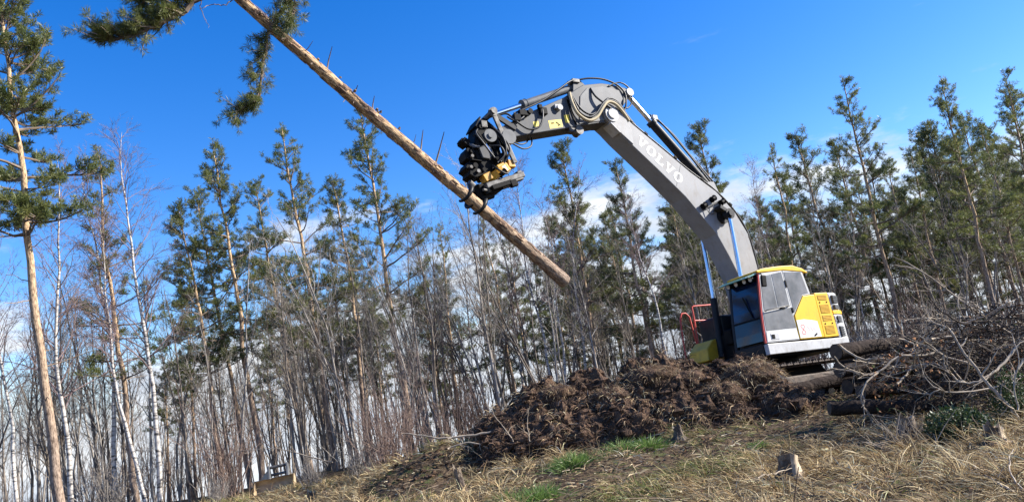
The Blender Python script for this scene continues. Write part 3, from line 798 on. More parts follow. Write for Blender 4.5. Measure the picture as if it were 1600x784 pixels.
# stick cylinder on top of the boom
sc0, sc1, sc2 = np.array((0.62, -0.08, 5.42)), np.array((1.98, -0.08, 7.12)), np.array((2.60, -0.08, 7.72))
d_ = (sc2-sc0)/np.linalg.norm(sc2-sc0); sc1 = sc0+d_*2.16
scy = part('stick_cylinder', MB().cyl(sc0, sc1, 0.105, 20).cyl(sc1-d_*0.10, sc1, 0.125, 20), darkp, 0.008)
MB().cyl(sc1, sc2, 0.058, 16).build('cylinder_rod', chrome, scy)
MB().box(sc1-d_*0.06+np.array((-0.05, 0.03, 0.12)), (0.14, 0.14, 0.12)).build('port_block', lgrey, scy, bevel=0.01)
hose([sc1+np.array((-0.06, 0.05, 0.16)), sc1-d_*0.5+np.array((-0.15, 0.05, 0.14)), sc1-d_*1.2+np.array((-0.13, 0.06, 0.12)), sc0+np.array((0, 0.1, 0.1))], 0.022, rubber, scy)
hose([sc1+np.array((-0.02, 0.0, 0.18)), sc1-d_*0.5+np.array((-0.24, 0.0, 0.16)), sc1-d_*1.3+np.array((-0.2, 0.02, 0.14)), sc0+np.array((-0.1, 0.1, 0.1))], 0.020, rubber, scy)
part('cylinder_mount', MB().prism([(0.35, 4.95), (0.85, 5.32), (0.72, 5.52), (0.52, 5.52)], -0.20, 0.04), boom_grey, 0.01, parent=bm)

# stick
stick_poly = [(6.42, 6.20), (5.61, 6.385), (4.45, 6.635), (3.74, 6.785), (3.35, 6.82), (3.14, 7.12), (2.72, 7.52), (2.66, 7.64), (2.72, 7.74), (2.86, 7.76),
              (3.20, 7.80), (3.49, 7.80), (4.02, 7.70), (4.20, 7.60), (4.62, 7.33), (5.51, 6.925), (6.14, 6.60), (6.48, 6.42), (6.52, 6.28)]
st = part('stick', MB().prism(stick_poly, -0.30, 0.14), stick_grey, 0.015)
part('stick_doubler', MB().prism([(4.35, 6.70), (3.76, 6.82), (3.42, 6.87), (3.18, 7.16), (2.95, 7.45), (3.02, 7.66), (3.50, 7.72), (3.95, 7.62), (4.18, 7.40)], 0.1415, 0.158), mat('doubler_grey', (0.11, 0.115, 0.12), 0.5, spec=0.2, c2=(0.16, 0.164, 0.168), scale=4, dirt=0.3), 0.01, parent=st)
part('stick_pin', MB().cyl((2.72, -0.36, 7.63), (2.72, 0.20, 7.63), 0.09, 18), lgrey, 0.01, parent=st)
for q in ([(5.16, 6.72), (4.81, 6.78), (4.80, 6.60), (5.15, 6.53)], [(4.72, 6.89), (4.59, 6.91), (4.60, 6.72), (4.71, 6.70)], [(5.56, 6.66), (5.42, 6.69), (5.42, 6.57), (5.56, 6.54)]):
    part('warning_sticker', MB().prism(q, 0.1405, 0.1425), sticker, parent=st)
for q in ([(5.10, 6.66), (5.02, 6.675)], [(4.97, 6.70), (4.90, 6.66)], [(4.93, 6.62), (4.86, 6.65)]):
    part('sticker_print', MB().bar((q[0][0], 0.144, q[0][1]), (q[1][0], 0.144, q[1][1]), 0.002, 0.03), dark, parent=st)
part('stick_fitting', MB().cyl((4.83, 0.14, 7.04), (4.83, 0.22, 7.04), 0.06, 12).box((4.90, 0.17, 7.06), (0.10, 0.06, 0.10)), lgrey, 0.01, parent=st)
part('stick_valve', MB().box((5.28, 0.18, 6.91), (0.18, 0.09, 0.16)).box((5.36, 0.2, 7.0), (0.10, 0.08, 0.10)), dark, 0.015, parent=st)
part('stick_foot_boss', MB().cyl((4.40, 0.0, 6.53), (4.40, 0.2, 6.53), 0.09, 14).box((4.5, 0.05, 6.56), (0.26, 0.16, 0.10)), steel, 0.01, parent=st)
part('stick_rib', MB().bar((4.55, 0.15, 7.28), (4.44, 0.15, 6.68), 0.02, 0.05), dark, 0.005, parent=st)
# bucket cylinder on top of the stick
b0, b1, b2 = np.array((4.12, -0.08, 7.74)), np.array((5.58, -0.08, 7.12)), np.array((6.53, -0.08, 6.80))
d_ = (b2-b0)/np.linalg.norm(b2-b0); b1 = b0+d_*1.60
bc = part('bucket_cylinder', MB().cyl(b0, b1, 0.088, 20).cyl(b1-d_*0.09, b1+d_*0.01, 0.108, 20), mgrey, 0.008)
MB().cyl(b1, b2, 0.05, 16).build('cylinder_rod', chrome, bc)
part('cylinder_bracket', MB().prism([(3.85, 7.70), (4.28, 7.55), (4.22, 7.80), (4.02, 7.86)], -0.20, 0.06), stick_grey, 0.01, parent=st)
part('hose_manifold', MB().box((4.16, 0.02, 7.82), (0.20, 0.16, 0.09)).cyl((4.05, 0.0, 7.86), (4.32, 0.0, 7.78), 0.04, 10), steel, 0.01, parent=st)
# looping hoses at the boom nose
hose([(4.50, 0.20, 7.43), (4.52, 0.26, 7.14), (4.45, 0.30, 6.87), (4.22, 0.32, 6.72), (3.96, 0.32, 6.82), (3.73, 0.32, 7.08), (3.54, 0.30, 7.24), (3.32, 0.28, 7.22), (3.12, 0.24, 7.06), (2.95, 0.2, 6.86)], 0.036, tan_hose, st, 'sleeved_hose', 48)
hose([(4.46, 0.18, 7.46), (4.44, 0.24, 7.16), (4.36, 0.27, 6.92), (4.16, 0.29, 6.82), (3.94, 0.29, 6.92), (3.70, 0.29, 7.18), (3.50, 0.28, 7.30), (3.26, 0.27, 7.26), (3.05, 0.22, 7.05), (2.85, 0.18, 6.84)], 0.026, rubber, st, 'hose', 48)
hose([(4.42, 0.16, 7.44), (4.38, 0.22, 7.20), (4.28, 0.25, 7.00), (4.10, 0.27, 6.90), (3.90, 0.27, 6.98), (3.66, 0.27, 7.22), (3.44, 0.26, 7.36), (3.20, 0.24, 7.30), (2.98, 0.2, 7.02), (2.75, 0.16, 6.78)], 0.024, rubber, st, 'hose', 48)
hose([(3.85, 0.16, 7.62), (3.80, 0.22, 7.40), (3.62, 0.26, 7.22), (3.45, 0.26, 7.10)], 0.026, rubber, st)
hose([(4.15, 0.05, 7.84), (3.80, 0.12, 7.90), (3.40, 0.15, 7.90), (3.05, 0.17, 7.78), (2.88, 0.18, 7.58), (2.92, 0.2, 7.32), (3.0, 0.18, 7.15)], 0.022, rubber, st)
hose([(3.30, 0.16, 7.74), (2.95, 0.17, 7.86), (2.68, 0.15, 7.72), (2.66, 0.1, 7.42), (2.80, 0.1, 7.26), (2.95, 0.12, 7.24)], 0.018, rubber, st)
hose([(4.10, 0.05, 7.86), (4.36, 0.12, 7.76), (4.80, 0.15, 7.46), (5.2, 0.15, 7.20), (5.60, 0.15, 7.0), (6.0, 0.14, 6.82)], 0.020, rubber, st)
hose([(5.30, 0.2, 6.96), (5.36, 0.24, 6.72), (5.50, 0.24, 6.50), (5.74, 0.22, 6.44), (5.98, 0.2, 6.58), (6.18, 0.16, 6.78), (6.40, 0.12, 6.74)], 0.022, rubber, st, n=36)
hose([(5.50, -0.1, 6.40), (5.62, 0.0, 6.16), (5.86, 0.05, 6.06), (6.10, 0.05, 6.16), (6.30, 0.05, 6.26)], 0.018, rubber, st)
hose([(5.56, -0.15, 6.38), (5.74, 0.0, 6.22), (5.92, 0.05, 6.16), (6.12, 0.05, 6.22), (6.30, 0.0, 6.34)], 0.016, rubber, st)
hose([(6.20, 0.16, 6.72), (6.05, 0.2, 6.62), (5.85, 0.2, 6.70), (5.70, 0.16, 6.86)], 0.02, rubber, st)
part('stick_valve', MB().box((5.80, 0.18, 6.82), (0.22, 0.10, 0.13)).box((5.98, 0.18, 6.70), (0.16, 0.10, 0.16)).cyl((5.64, 0.16, 6.86), (5.64, 0.25, 6.86), 0.05, 10), dark, 0.012, parent=st)
# linkage
for y in (0.18, -0.36):
    part('link_arm', MB().bar((6.54, y, 6.78), (6.20, y, 5.66), 0.05, 0.10).cyl((6.54, y-0.035, 6.78), (6.54, y+0.035, 6.78), 0.085, 14), steel, 0.01)
    part('rocker_arm', MB().bar((6.54, y*0.85, 6.76), (6.02, y*0.85, 6.46), 0.05, 0.12), darkp, 0.01)
part('link_pin', MB().cyl((6.54, -0.44, 6.79), (6.54, 0.26, 6.79), 0.06, 14), steel, 0.01)
# tiltrotator: black cast body with stacked housings, orange ring, swivel head
rot = part('tiltrotator', MB().prism([(6.40, 6.42), (6.72, 6.70), (6.94, 6.46), (7.02, 6.12), (7.06, 5.86), (6.98, 5.55), (6.88, 5.36), (6.30, 5.62), (6.28, 6.0)], -0.30, 0.10), dark, 0.03)
def rp(name, mb, m_, bevel=0.012): return part(name, mb, m_, bevel, parent=rot)
rp('tilt_cylinder', MB().cyl((6.26, 0.10, 6.24), (6.26, 0.22, 6.24), 0.15, 20), mgrey)
rp('tilt_cylinder', MB().cyl((6.69, 0.08, 6.24), (6.69, 0.20, 6.24), 0.13, 18).cyl((6.69, 0.2, 6.24), (6.69, 0.23, 6.24), 0.05, 12), mgrey)
rp('cover_plate', MB().prism([(6.98, 5.98), (6.80, 6.06), (6.68, 5.98), (6.66, 5.84), (6.78, 5.74), (6.92, 5.76)], 0.08, 0.15), stick_grey)
rp('cover_plate', MB().box((6.76, 0.12, 6.52), (0.14, 0.05, 0.16)), steel)
RT = lambda a_: np.array([[math.cos(a_), 0, -math.sin(a_)], [0, 1, 0], [math.sin(a_), 0, math.cos(a_)]])
rp('lamp_housing', MB().box((7.17, -0.10, 6.16), (0.15, 0.26, 0.13), RT(0.6)).box((7.25, -0.10, 6.20), (0.04, 0.20, 0.09), RT(0.6)).cyl((7.00, -0.1, 6.04), (7.15, -0.1, 6.13), 0.05, 12), dark)
rp('valve_housing', MB().prism([(7.00, 5.98), (7.20, 6.00), (7.27, 5.88), (7.25, 5.76), (7.10, 5.70), (7.00, 5.76)], -0.26, 0.06), dark)
rp('valve_housing', MB().prism([(7.00, 5.70), (7.24, 5.68), (7.31, 5.56), (7.22, 5.50), (7.24, 5.42), (7.10, 5.34), (6.96, 5.46)], -0.28, 0.08), dark)
for x, z, r_ in ((7.12, 5.90, 0.045), (7.14, 5.80, 0.03), (7.10, 5.60, 0.05), (7.20, 5.56, 0.03), (7.05, 5.48, 0.035), (6.95, 6.30, 0.045), (6.84, 6.46, 0.04), (6.60, 6.02, 0.05), (6.45, 5.78, 0.045), (6.52, 6.36, 0.035)):
    rp('bolt_head', MB().cyl((x, 0.0, z), (x, 0.13, z), r_, 10), steel if r_ < 0.04 else dark, 0.004)
for x, z, w_, h_, a_ in ((7.06, 5.70, 0.24, 0.02, 0.1), (6.98, 5.98, 0.30, 0.02, -0.2), (6.90, 6.56, 0.26, 0.03, -1.0), (6.44, 5.70, 0.26, 0.03, 0.4), (7.00, 5.40, 0.30, 0.025, -0.4)):
    rp('rib_plate', MB().box((x, -0.08, z), (w_, 0.46, h_), RT(a_)), dark, 0.004)
rp('tilt_ram', MB().cyl((6.98, 0.12, 6.34), (6.80, 0.14, 6.06), 0.045, 12).cyl((6.80, 0.14, 6.06), (6.70, 0.15, 5.84), 0.022, 10, 1), [dark, chrome], 0)
rp('tilt_ram', MB().cyl((6.58, 0.14, 6.30), (6.50, 0.16, 6.00), 0.045, 12).cyl((6.50, 0.16, 6.00), (6.46, 0.16, 5.76), 0.022, 10, 1), [dark, chrome], 0)
rp('hose_guard', MB().tube([(7.10, 0.0, 6.10), (7.04, 0.12, 6.00), (6.96, 0.16, 5.98)], 0.03, 8), mgrey, 0)
ring = rp('rotor_ring', MB().cyl((6.58, -0.10, 5.56), (6.50, -0.10, 5.42), 0.34, 28), orange)
rp('rotor_casting', MB().box((6.52, 0.14, 5.54), (0.24, 0.16, 0.20), np.array([[0.9, 0, 0.43], [0, 1, 0], [-0.43, 0, 0.9]])).box((6.28, 0.10, 5.66), (0.16, 0.16, 0.16)), orange)
rp('rotor_casting', MB().box((6.86, 0.05, 5.36), (0.20, 0.20, 0.16), np.array([[0.9, 0, 0.43], [0, 1, 0], [-0.43, 0, 0.9]])), orange)
rp('motor', MB().cyl((6.66, 0.16, 5.72), (6.44, 0.16, 5.84), 0.06, 12).cyl((6.62, 0.2, 5.36), (6.50, 0.22, 5.48), 0.05, 12), dark)
M_ = np.array([[0.955, 0, 0.297], [0, 1, 0], [-0.297, 0, 0.955]])
rp('quick_hitch', MB().box((6.50, -0.10, 5.28), (0.98, 0.62, 0.12), M_).box((6.24, 0.14, 5.34), (0.34, 0.12, 0.16), M_).box((6.10, -0.1, 5.44), (0.12, 0.5, 0.16), M_), steel, 0.02)
rp('hitch_latch', MB().box((6.62, 0.20, 5.16), (0.50, 0.08, 0.10), M_).box((6.34, 0.2, 5.20), (0.16, 0.10, 0.14), M_).box((6.78, -0.1, 5.10), (0.44, 0.5, 0.14), M_), dark, 0.015)
for pts in ([(6.60, 0.12, 6.50), (6.44, 0.25, 6.20), (6.42, 0.26, 5.90), (6.56, 0.22, 5.66)], [(6.50, 0.12, 6.40), (6.34, 0.25, 6.05), (6.36, 0.26, 5.84), (6.50, 0.2, 5.62)],
            [(6.92, 0.1, 6.40), (7.02, 0.2, 6.26), (6.92, 0.24, 6.05), (6.70, 0.24, 5.72)], [(6.70, 0.12, 6.04), (6.54, 0.26, 5.98), (6.48, 0.26, 5.80), (6.64, 0.22, 5.64)],
            [(6.72, 0.14, 5.60), (6.66, 0.26, 5.46), (6.52, 0.28, 5.38), (6.40, 0.25, 5.46)]):
    hose(pts, 0.02, rubber, rot)

# ------------------------------------------------------------------ felled pine held in the grab
LA, LB = at(882, 440, 16.5), at(383, 2, 12.9)
ldv = (LB-LA); LLEN = np.linalg.norm(ldv); ldv = ldv/LLEN
def log_at(s): return LA+ldv*s
def log_r(s): return float(np.interp(s, [0, 0.5, 8, 11, 14.5], [0.148, 0.131, 0.088, 0.06, 0.02]))
# distance along the log of the grip: pixel (741, 310)
ss = np.linspace(0, LLEN, 200)
gs = ss[np.argmin([np.hypot(*(np.array(project(log_at(s)))-np.array((741, 312)))) for s in ss])]
gp_w = log_at(gs)
eloc = lambda w: ER.T @ (np.asarray(w)-EO)
gl = eloc(gp_w); dl = ER.T @ ldv
# claws: curved steel fingers closing round the trunk, hung from the hitch
hq = np.array((6.86, -0.10, 5.08))
u_ = hq-gl; u_ = u_-dl*(u_@dl); hd = np.linalg.norm(u_); u_ = u_/hd; v_ = np.cross(dl, u_)
grab = part('grapple', MB().bar(hq+np.array((-0.1, 0, 0.05)), gl+u_*(log_r(gs)+0.07), 0.34, 0.30, up=tuple(dl)), dark, 0.03)
for off in (-0.20, 0.0, 0.20):
    sgn = 1 if off == 0 else -1
    rr_ = log_r(gs)+0.05
    pts = []
    for a in np.linspace(R(10), R(215), 12):
        rad = rr_+0.06*max(0, 1-a/R(60))
        pts.append(gl+dl*off+rad*(u_*math.cos(a)+sgn*v_*math.sin(a)))
    MB().tube(pts, np.linspace(0.062, 0.026, 12), 8, cap=True).build('claw', darkp, grab, smoothed=True)
    pc = gl+dl*off+u_*(rr_+0.09)+sgn*v_*0.05
    MB().cyl(pc-dl*0.06, pc+dl*0.06, 0.065, 12).build('claw_hinge', steel, grab)
for sgn in (1, -1):
    q0 = hq+v_*sgn*0.20; q1 = gl+u_*0.20+v_*sgn*0.24
    MB().cyl(q0, q0*0.5+q1*0.5, 0.05, 12).cyl(q0*0.5+q1*0.5, q1, 0.028, 10).build('grapple_cylinder', steel, grab)

fel = empty('felled_pine', LA, 'felled pine trunk with orange bark hanging from the excavator grab', 'felled tree')
fbark = pine_bark('felled_pine_bark', 0.2, 4.0, 2.2)
fr_ = Matrix.Translation(LA) @ Vector(ldv).to_track_quat('Z', 'Y').to_matrix().to_4x4()
FI = np.array(fr_.inverted())
def fl(w): return (FI[:3, :3] @ np.asarray(w, float).T).T + FI[:3, 3]
fel.matrix_world = fr_
rg = np.random.default_rng(4)
nS = 130; sl_ = np.linspace(0, 14.5, nS)
P = np.c_[0.045*np.sin(sl_*0.55)+0.01*np.sin(sl_*3), 0.03*np.cos(sl_*0.7)-0.03, sl_]
MB().tube(P, [log_r(s)*(1+0.03*math.sin(s*5.1)+0.02*math.sin(s*11)) for s in sl_], 20, noise=0.09, seed=2).build('trunk', fbark, fel, smoothed=True)
kb = MB(); rk = np.random.default_rng(6)
for q in range(520):
    z_ = rk.uniform(0.1, 9.5); a_ = rk.random()*6.28; r_ = log_r(z_)
    h_ = rk.uniform(0.03, 0.13); w_ = rk.uniform(0.10, 0.32); o_ = rk.uniform(0.004, 0.014)
    i_ = np.array([0.045*math.sin(z_*0.55), 0.03*math.cos(z_*0.7)-0.03])
    ang = [a_-w_, a_, a_+w_]
    V = [(i_[0]+(r_+(o_ if j == 1 else 0.002))*math.cos(t_), i_[1]+(r_+(o_ if j == 1 else 0.002))*math.sin(t_), z_+dz*(1 if j == 1 else rk.uniform(0.4, 0.9))) for dz in (-h_, h_) for j, t_ in enumerate(ang)]
    kb.add(V, [[0, 1, 4, 3], [1, 2, 5, 4]])
tag(kb.build('bark_flakes', mat('flaking_bark', (0.10, 0.06, 0.04), 0.9, c2=(0.34, 0.22, 0.14), scale=5), fel), kind='stuff')
for q in range(22):
    z_ = rk.uniform(0.8, 9.0); a_ = rk.random()*6.28; r_ = log_r(z_)*0.93; c_ = np.array([r_*math.cos(a_), r_*math.sin(a_), z_])
    MB().tube([c_, c_+np.array([math.cos(a_), math.sin(a_), 0.25])*rk.uniform(0.025, 0.06)], [0.03, rk.uniform(0.012, 0.022)], 7, cap=True).build('knot', MT['branch'], fel, smoothed=False)
cut = mat('fresh_cut_wood', (0.62, 0.45, 0.26), 0.75, c2=(0.45, 0.30, 0.16), scale=14)
MB().cyl((0, 0, -0.012), (0, 0, 0.004), 0.142, 18).build('cut_end', cut, fel)
def stub(px, py, dx, dy, r, toward=0.0, name='dead_stub'):
    s = ss[np.argmin([np.hypot(*(np.array(project(log_at(q)))-np.array((px, py)))) for q in ss])]
    p = log_at(s); w = (p-np.array([0, 0, CAMZ])) @ cf
    e = at(px+dx, py+dy, w-toward)
    mid = (p+e)/2+np.array([rg.normal(0, 0.02), 0, rg.normal(0, 0.02)])
    MB().tube(fl(np.array([p, mid, e])), [r*0.7, r*0.5, r*0.25], 6, cap=True).build(name, MT['branch'], fel, smoothed=True)
for a in [(521, 100, -2, -27, 0.022, 0), (549, 150, 10, -17, 0.02, 0.1), (550, 148, -14, 12, 0.018, 0.2), (585, 172, 0, -22, 0.022, 0), (628, 213, -9, 10, 0.018, 0.2),
          (662, 236, -1, -33, 0.024, 0), (682, 256, 12, -50, 0.028, 0.1), (684, 258, -6, 11, 0.016, 0.2), (560, 158, -8, 4, 0.015, 0.3), (450, 55, -12, 4, 0.015, 0.3), (800, 352, 8, -10, 0.018, 0),
          (480, 78, 9, -14, 0.014, 0.1), (640, 224, 10, -14, 0.014, 0), (715, 282, -10, 8, 0.014, 0.2)]:
    stub(*a)

# ------------------------------------------------------------------ pines
def tufts(mb, pos, d, size, rg, M=12, wid=0.042, ln=0.66, matid=1):
    """needle shoots: short needles set round a twig tip"""
    pos = np.asarray(pos); d = unit(np.asarray(d)); n = len(pos); size = np.asarray(size)
    u = rg.random((n, M))
    rnd = rg.normal(0, 1, (n, M, 3)); perp = unit(rnd-d[:, None]*(rnd*d[:, None]).sum(-1, keepdims=True))
    nd = unit(d[:, None]*rg.uniform(0.35, 1.0, (n, M, 1)) + perp*0.85)
    b = pos[:, None]+d[:, None]*(size[:, None]*u*0.75)[..., None]
    l = size[:, None]*ln*rg.uniform(0.7, 1.2, (n, M))
    side = unit(np.cross(nd, rg.normal(0, 1, (n, M, 3))))*(size[:, None]*wid*rg.uniform(0.7, 1.2, (n, M)))[..., None]
    mid = b+nd*(l*0.45)[..., None]
    tip = b+nd*l[..., None]
    V = np.stack([b, mid+side, tip, mid-side], 2).reshape(-1, 3)
    F = np.arange(n*M*4).reshape(-1, 4)
    mb.add(V, F, matid)

def path(rg, p, d, L_, k, wob=0.12, up=0.0):
    P = [np.array(p, float)]; d = np.array(d, float)
    for i in range(k):
        d = d+rg.normal(0, wob, 3)+np.array([0, 0, up]); d = d/np.linalg.norm(d)
        P.append(P[-1]+d*L_/k)
    return np.array(P)

def pine_branch(mb, rg, p, d, Lb, r0, dens, tp, td, ts, bare=0.3, tuft=0.2):
    """one living branch: curved limb, side twigs, shoots collected in tp/td/ts"""
    P = path(rg, p, d, Lb, 5, 0.13, 0.05)
    mb.tube(P, np.linspace(r0, r0*0.3, 6), 5, 0)
    nt_ = max(3, int((2+Lb*4.2)*dens))
    for q in range(nt_):
        u = bare+(1-bare)*(q+rg.random())/nt_
        i0 = min(int(u*5), 4); b = P[i0]+(P[i0+1]-P[i0])*(u*5-i0); t_ = unit(P[i0+1]-P[i0])
        lat = unit(np.cross(t_, [0, 0, 1.0])+1e-6)*(1 if rg.random() < 0.5 else -1)
        tl = (0.18+0.34*Lb*(1.05-u))*rg.uniform(0.6, 1.2)
        td0 = unit(t_*rg.uniform(0.4, 0.9)+lat*rg.uniform(0.3, 0.9)+np.array([0, 0, rg.uniform(-0.1, 0.55)]))
        T = path(rg, b, td0, tl, 2, 0.15, 0.10)
        mb.tube(T, [r0*0.28, r0*0.22, r0*0.12], 3, 0)
        for s_ in range(1+int(tl*4.5)):
            f = rg.random()**0.6; bp_ = T[0]+(T[2]-T[0])*f
            dd = unit(td0*0.6+rg.normal(0, 0.45, 3)+np.array([0, 0, 0.35]))
            tp.append(bp_); td.append(dd); ts.append(tuft*rg.uniform(0.75, 1.3))
        tp.append(T[2]); td.append(unit(td0+np.array([0, 0, 0.4]))); ts.append(tuft*1.25)

def pine_proto(seed, H=15.0, cb=0.45, Rc=1.7, dens=1.0, r0=0.13, tuft=0.21, needle='needle', M=24, spacing=0.42, gap=0.0):
    rg = np.random.default_rng(seed)
    k = 22; zz = np.linspace(0, H, k)
    wx = np.cumsum(rg.normal(0, 0.035, k)); wy = np.cumsum(rg.normal(0, 0.035, k)); wx -= wx[0]+zz/H*(wx[-1]-wx[0]); wy -= wy[0]+zz/H*(wy[-1]-wy[0])
    axis_ = np.c_[wx, wy, zz]
    rad = r0*(1-zz/H)**0.75+0.012; rad[0] *= 1.25
    tr = MB(); tr.tube(axis_, rad, 10, noise=0.06, seed=seed)
    ax = lambda h: np.array([np.interp(h, zz, wx), np.interp(h, zz, wy), h])
    # dead stubs below the crown
    for q in range(int(12*cb/0.45)):
        h = rg.uniform(0.18, cb+0.08)*H; a = rg.random()*6.28; l = rg.uniform(0.25, 1.3)
        T = path(rg, ax(h), (math.cos(a), math.sin(a), rg.uniform(-0.3, 0.3)), l, 3, 0.2, -0.03)
        tr.tube(T, [0.018, 0.014, 0.010, 0.005], 3, 0)
    me_t = tr.mesh('trunk', MT['pine_bark_near' if H > 16 else 'pine_bark'], True)
    mb = MB(); tp, td, ts = [], [], []
    h = cb*H
    while h < H-0.25:
        t_ = (h-cb*H)/(H*(1-cb))
        Lm = Rc*(0.12+0.95*(1-t_)**0.8)*(0.72+0.28*min(1, t_/0.18))
        for q in range(rg.integers(3, 6)):
            if rg.random() < gap: continue
            a = rg.random()*6.28; el = R(-8+55*t_+rg.normal(0, 13)); l = Lm*rg.uniform(0.35, 1.3)
            d = (math.cos(a)*math.cos(el), math.sin(a)*math.cos(el), math.sin(el))
            pine_branch(mb, rg, ax(h+rg.uniform(-0.1, 0.1)), d, l, 0.012+0.014*l, dens*(0.75+0.5*(1-t_)), tp, td, ts, 0.25 if t_ > 0.5 else 0.38, tuft)
        h += spacing*(1.1-0.45*t_)*rg.uniform(0.8, 1.2)
    for q in range(7):
        tp.append(ax(H-0.12*q)+rg.normal(0, 0.03, 3)); td.append(unit(np.array([rg.normal(0, 0.4), rg.normal(0, 0.4), 1]))); ts.append(tuft*1.2)
    tufts(mb, tp, td, ts, rg, M)
    me_c = mb.mesh('crown', [MT['branch'], MT[needle]], False)
    return (me_t, me_c, H)

# limbs of the felled pine
rg = np.random.default_rng(21)
def limb(pts_px, r0, leafy, name='limb', foliage=0.0, tl_=1.0, side=(-1, 0, 0.3)):
    W = np.array([at(*p) for p in pts_px]); mb = MB(); tp, td, ts = [], [], []
    P = []
    k = len(W)
    for t_ in np.linspace(0, k-1, 5*k):
        i0 = min(int(t_), k-2); P.append(W[i0]+(W[i0+1]-W[i0])*(t_-i0)+rg.normal(0, 0.012, 3))
    P = np.array(P)
    mb.tube(P, np.linspace(r0, r0*0.3, len(P)), 7, 0)
    for q in range(leafy):
        u = foliage+(1-foliage)*rg.random(); i0 = int(u*(len(P)-2)); b = P[i0]
        d = unit(unit(P[i0+1]-P[i0])*0.7+np.array(side)*rg.uniform(0.2, 1.1)+rg.normal(0, 0.35, 3))
        l = rg.uniform(0.12, 0.36)*tl_
        T = path(rg, b, d, l, 3, 0.15, 0.04)
        mb.tube(T, [r0*0.3, r0*0.24, r0*0.18, r0*0.1], 3, 0)
        for s_ in range(5):
            f = rg.random()**0.7; tp.append(T[0]+(T[3]-T[0])*f+rg.normal(0, 0.03, 3)); td.append(unit(d+rg.normal(0, 0.45, 3)+np.array([0, 0, 0.15]))); ts.append(rg.uniform(0.09, 0.14))
    if tp: tufts(mb, tp, td, ts, rg, 34, 0.028, 0.8)
    mb.V = [fl(v) for v in mb.V]
    mb.build(name, [MT['branch'], MT['needle']], fel)
E3 = lambda s: tuple(np.array(project(log_at(s))).tolist())+(float((log_at(s)-np.array([0, 0, CAMZ])) @ cf),)
limb([(428, 44, 13.1), (418, 52, 13.0), (414, 85, 12.95), (408, 112, 12.9), (406, 150, 12.9), (396, 160, 12.8), (378, 170, 12.7), (362, 184, 12.6)], 0.030, 62, foliage=0.10, tl_=1.1, side=(-0.9, -0.1, -0.05))
limb([(424, 44, 13.1), (432, 30, 13.0), (443, 14, 12.9), (455, -8, 12.8), (470, -50, 12.7)], 0.05, 26, foliage=0.1, side=(-0.2, 0.3, -0.3))
limb([(455, -8, 12.8), (462, 8, 12.7), (458, 26, 12.6), (452, 44, 12.6)], 0.018, 14, foliage=0.2, side=(-0.8, 0.2, -0.2))
e1 = E3(LLEN+2.2)
limb([e1, (340, -30, 11.6), (305, 2, 11.5), (280, 22, 11.4), (250, 38, 11.3), (215, 54, 11.2), (180, 62, 11.15), (156, 58, 11.1)], 0.05, 120, foliage=0.28, tl_=1.25, side=(-0.3, 0.1, 1.0))
limb([(330, -22, 11.6), (290, -20, 11.5), (250, -8, 11.4), (215, 10, 11.3)], 0.03, 50, foliage=0.2, side=(-0.4, 0.1, 0.5))
limb([(400, -25, 12.4), (370, -4, 12.3), (350, 9, 12.2), (325, 8, 12.1), (312, 14, 12.0)], 0.012, 0)
limb([(318, -8, 11.6), (312, 10, 11.6), (318, 28, 11.6), (326, 42, 11.5)], 0.008, 0)
for q in range(7):                            # the rest of the crown, beyond the picture's top edge
    s = LLEN+1.2+q*0.7; p = E3(s); a = rg.uniform(-150, 60)
    limb([p, (p[0]+a*0.5-20, p[1]-50, p[2]-0.2), (p[0]+a-40, p[1]-110, p[2]+rg.uniform(-0.8, 0.8))], 0.03, 34, foliage=0.2, side=(-0.4, 0, 0.5))

PP = {}
PP['near'] = pine_proto(111, 17.0, 0.47, 2.1, 1.2, 0.12, 0.20, M=30, spacing=0.34, gap=0.2)
PP['tall'] = pine_proto(102, 15.0, 0.40, 2.0, 1.0, 0.115, 0.20, spacing=0.50, gap=0.22)
PP['tall2'] = pine_proto(103, 15.0, 0.36, 2.2, 1.0, 0.12, 0.20, spacing=0.55, gap=0.28)
PP['tall3'] = pine_proto(104, 15.0, 0.48, 2.2, 1.2, 0.115, 0.20, spacing=0.46, gap=0.12)
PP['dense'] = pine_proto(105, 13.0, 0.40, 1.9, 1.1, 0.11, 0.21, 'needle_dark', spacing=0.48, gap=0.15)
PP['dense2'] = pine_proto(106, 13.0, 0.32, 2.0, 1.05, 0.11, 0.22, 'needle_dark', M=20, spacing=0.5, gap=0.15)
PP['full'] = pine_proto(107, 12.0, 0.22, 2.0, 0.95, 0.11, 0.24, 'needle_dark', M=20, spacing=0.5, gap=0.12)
PP['sparse'] = pine_proto(108, 14.0, 0.35, 1.7, 0.85, 0.11, 0.21, spacing=0.6, gap=0.32)

rt = random.Random(5)
def ground_point(px, Yd):
    """point of the ground at distance Yd that is seen in pixel column px along the tilted vertical"""
    xs = np.linspace(-0.95*Yd, 0.95*Yd, 400); zs = gz(xs, np.full(400, float(Yd)))
    q = project(np.c_[xs, np.full(400, float(Yd)), zs])[0]
    x = float(np.interp(px, q, xs))
    return np.array([x, Yd, float(gz(x, Yd))])

